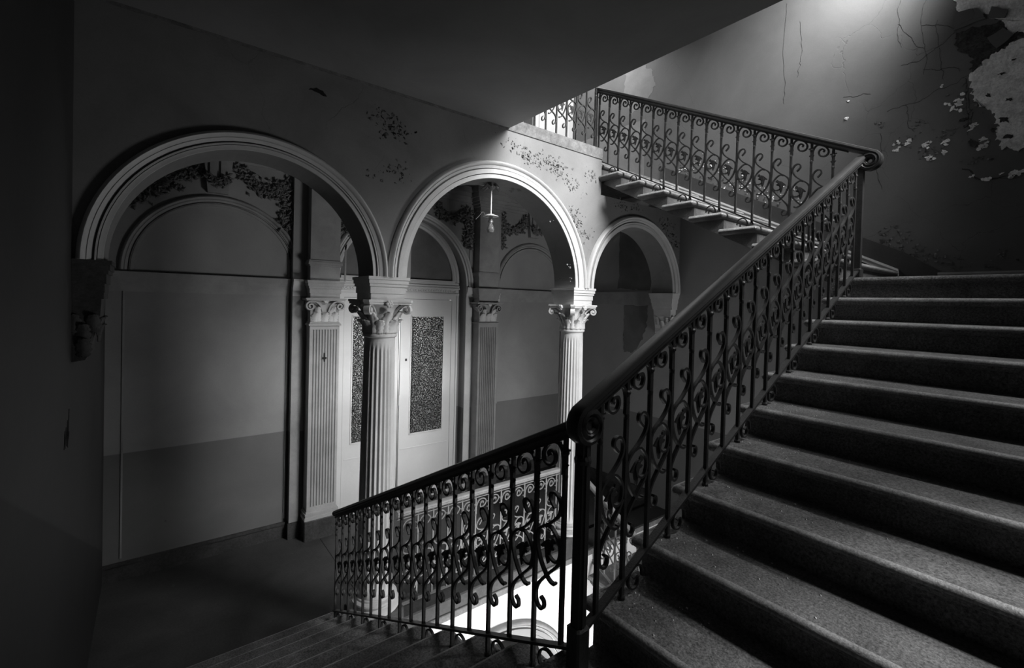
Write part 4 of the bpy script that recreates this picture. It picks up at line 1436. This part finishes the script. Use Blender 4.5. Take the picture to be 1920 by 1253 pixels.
mb = MB()
for i, pts in enumerate(([(2.474, 3.75), (2.465, 2.82), (2.468, 2.53)], [(1.40, 3.35), (1.39, 3.1), (1.35, 2.75)], [(1.15, 3.2), (1.18, 2.75), (1.17, 2.40)],
                         [(0.95, 2.72), (1.2, 2.55), (1.35, 2.56)], [(0.83, 2.28), (1.05, 2.22), (1.3, 2.14), (1.45, 2.12)], [(0.94, 2.75), (1.1, 2.86), (1.2, 2.9)],
                         [(0.85, 2.2), (0.83, 1.9), (0.83, 1.7)], [(2.32, 3.46), (2.30, 3.0), (2.33, 2.8)], [(1.6, 2.35), (1.75, 2.37), (1.85, 2.40)], [(1.17, 2.45), (1.0, 2.40), (0.9, 2.33)], [(1.08, 2.9), (1.05, 2.6), (1.02, 2.3)],
                         [(1.39, 3.0), (1.25, 2.75), (1.17, 2.66)], [(1.3, 2.14), (1.28, 1.95), (1.22, 1.85)], [(1.5, 1.9), (1.52, 1.6), (1.47, 1.3)], [(0.83, 1.75), (0.83, 2.0), (0.86, 2.25)])):
    mb2 = crack(pts, i)
    mb.add(mb2.v, mb2.f)
for kk in range(3):
    mb2 = crack([(0.86, 1.385), (0.81, 1.37), (0.78, 1.30), (0.74, 1.262), (0.62, 1.252), (0.40, 1.262)], 40 + kk)
    mb.add([(x, y, z + 0.003 * kk) for x, y, z in mb2.v], mb2.f)
obj('cracks', mb, 'rough', wall_right, False, True)

# scribble on the left wall
pts = [(3.60, -0.90), (3.62, -0.80), (3.64, -0.90), (3.67, -0.79), (3.69, -0.90), (3.72, -0.76), (3.74, -0.92), (3.76, -0.80), (3.78, -0.70), (3.75, -0.88), (3.79, -0.84)]
obj('scribble', MB().sweep(catmull(pts, 4), [(-0.004, XL), (0.004, XL), (0.004, XL + 0.002), (-0.004, XL + 0.002)], yz), 'black', wall_left)
# hole in the plaster above the arches
obj('plaster_hole', MB().prism(jag([(0.93, 1.62), (0.99, 1.645), (1.05, 1.625), (1.06, 1.60), (0.99, 1.61)], 3, 0.006, 30), xz, YA0 - 0.003, YA0), 'black', wall_arcade)

# dry leaves and crumbs on the treads
def dry_leaf(label, loc, rz, s):
    nu, nv = 5, 7
    pts = []
    for j in range(nv):
        t = j / (nv - 1)
        w = s * 0.34 * math.sin(PI * min(1, t * 0.92 + 0.06)) * (1 + 0.25 * math.sin(t * 17))
        for i in range(nu):
            u = -1 + 2 * i / (nu - 1)
            pts.append(((s * (t - 0.5), u * w, 0.003 + 0.18 * s * abs(u) ** 1.5 * t + 0.10 * s * (t - 0.5) ** 2), (0, 0, 1)))
    mb = solid_grid(pts, nu, nv, 0.0015)
    mb.box(-s * 0.72, -s * 0.45, -0.0015, 0.0015, 0.002, 0.005)
    c, q = math.cos(rz), math.sin(rz)
    mb.v = [(loc[0] + x * c - y * q, loc[1] + x * q + y * c, loc[2] + z) for x, y, z in mb.v]
    o = obj('dry_leaf', mb, 'black', None, True)
    o['label'] = label
    o['category'] = 'leaf'
    return o


TRE = [ZL + RISE * (k + 1) for k in range(9)]
dry_leaf('curled dark dry leaf lying near the right end of the lit tread', (2.235, 0.11, TRE[2]), 0.6, 0.035)
crumbs = MB()
q = random.Random(5)
for k in range(6):
    for _ in range(26):
        x, y = 1.42 + GO * k + q.uniform(0.05, 0.30), 1.20 - abs(q.gauss(0, 0.35))
        s = q.uniform(0.002, 0.006)
        z = TRE[k]
        crumbs.add([(x - s, y - s, z), (x + s, y - s * .6, z), (x + s * .3, y + s, z), (x, y, z + s)], [(0, 1, 3), (1, 2, 3), (2, 0, 3), (0, 2, 1)])
o = obj('plaster_crumbs', crumbs, 'pale', None)
o['kind'] = 'stuff'
o['label'] = 'scattered plaster crumbs on the broad stone treads'
o['category'] = 'debris'
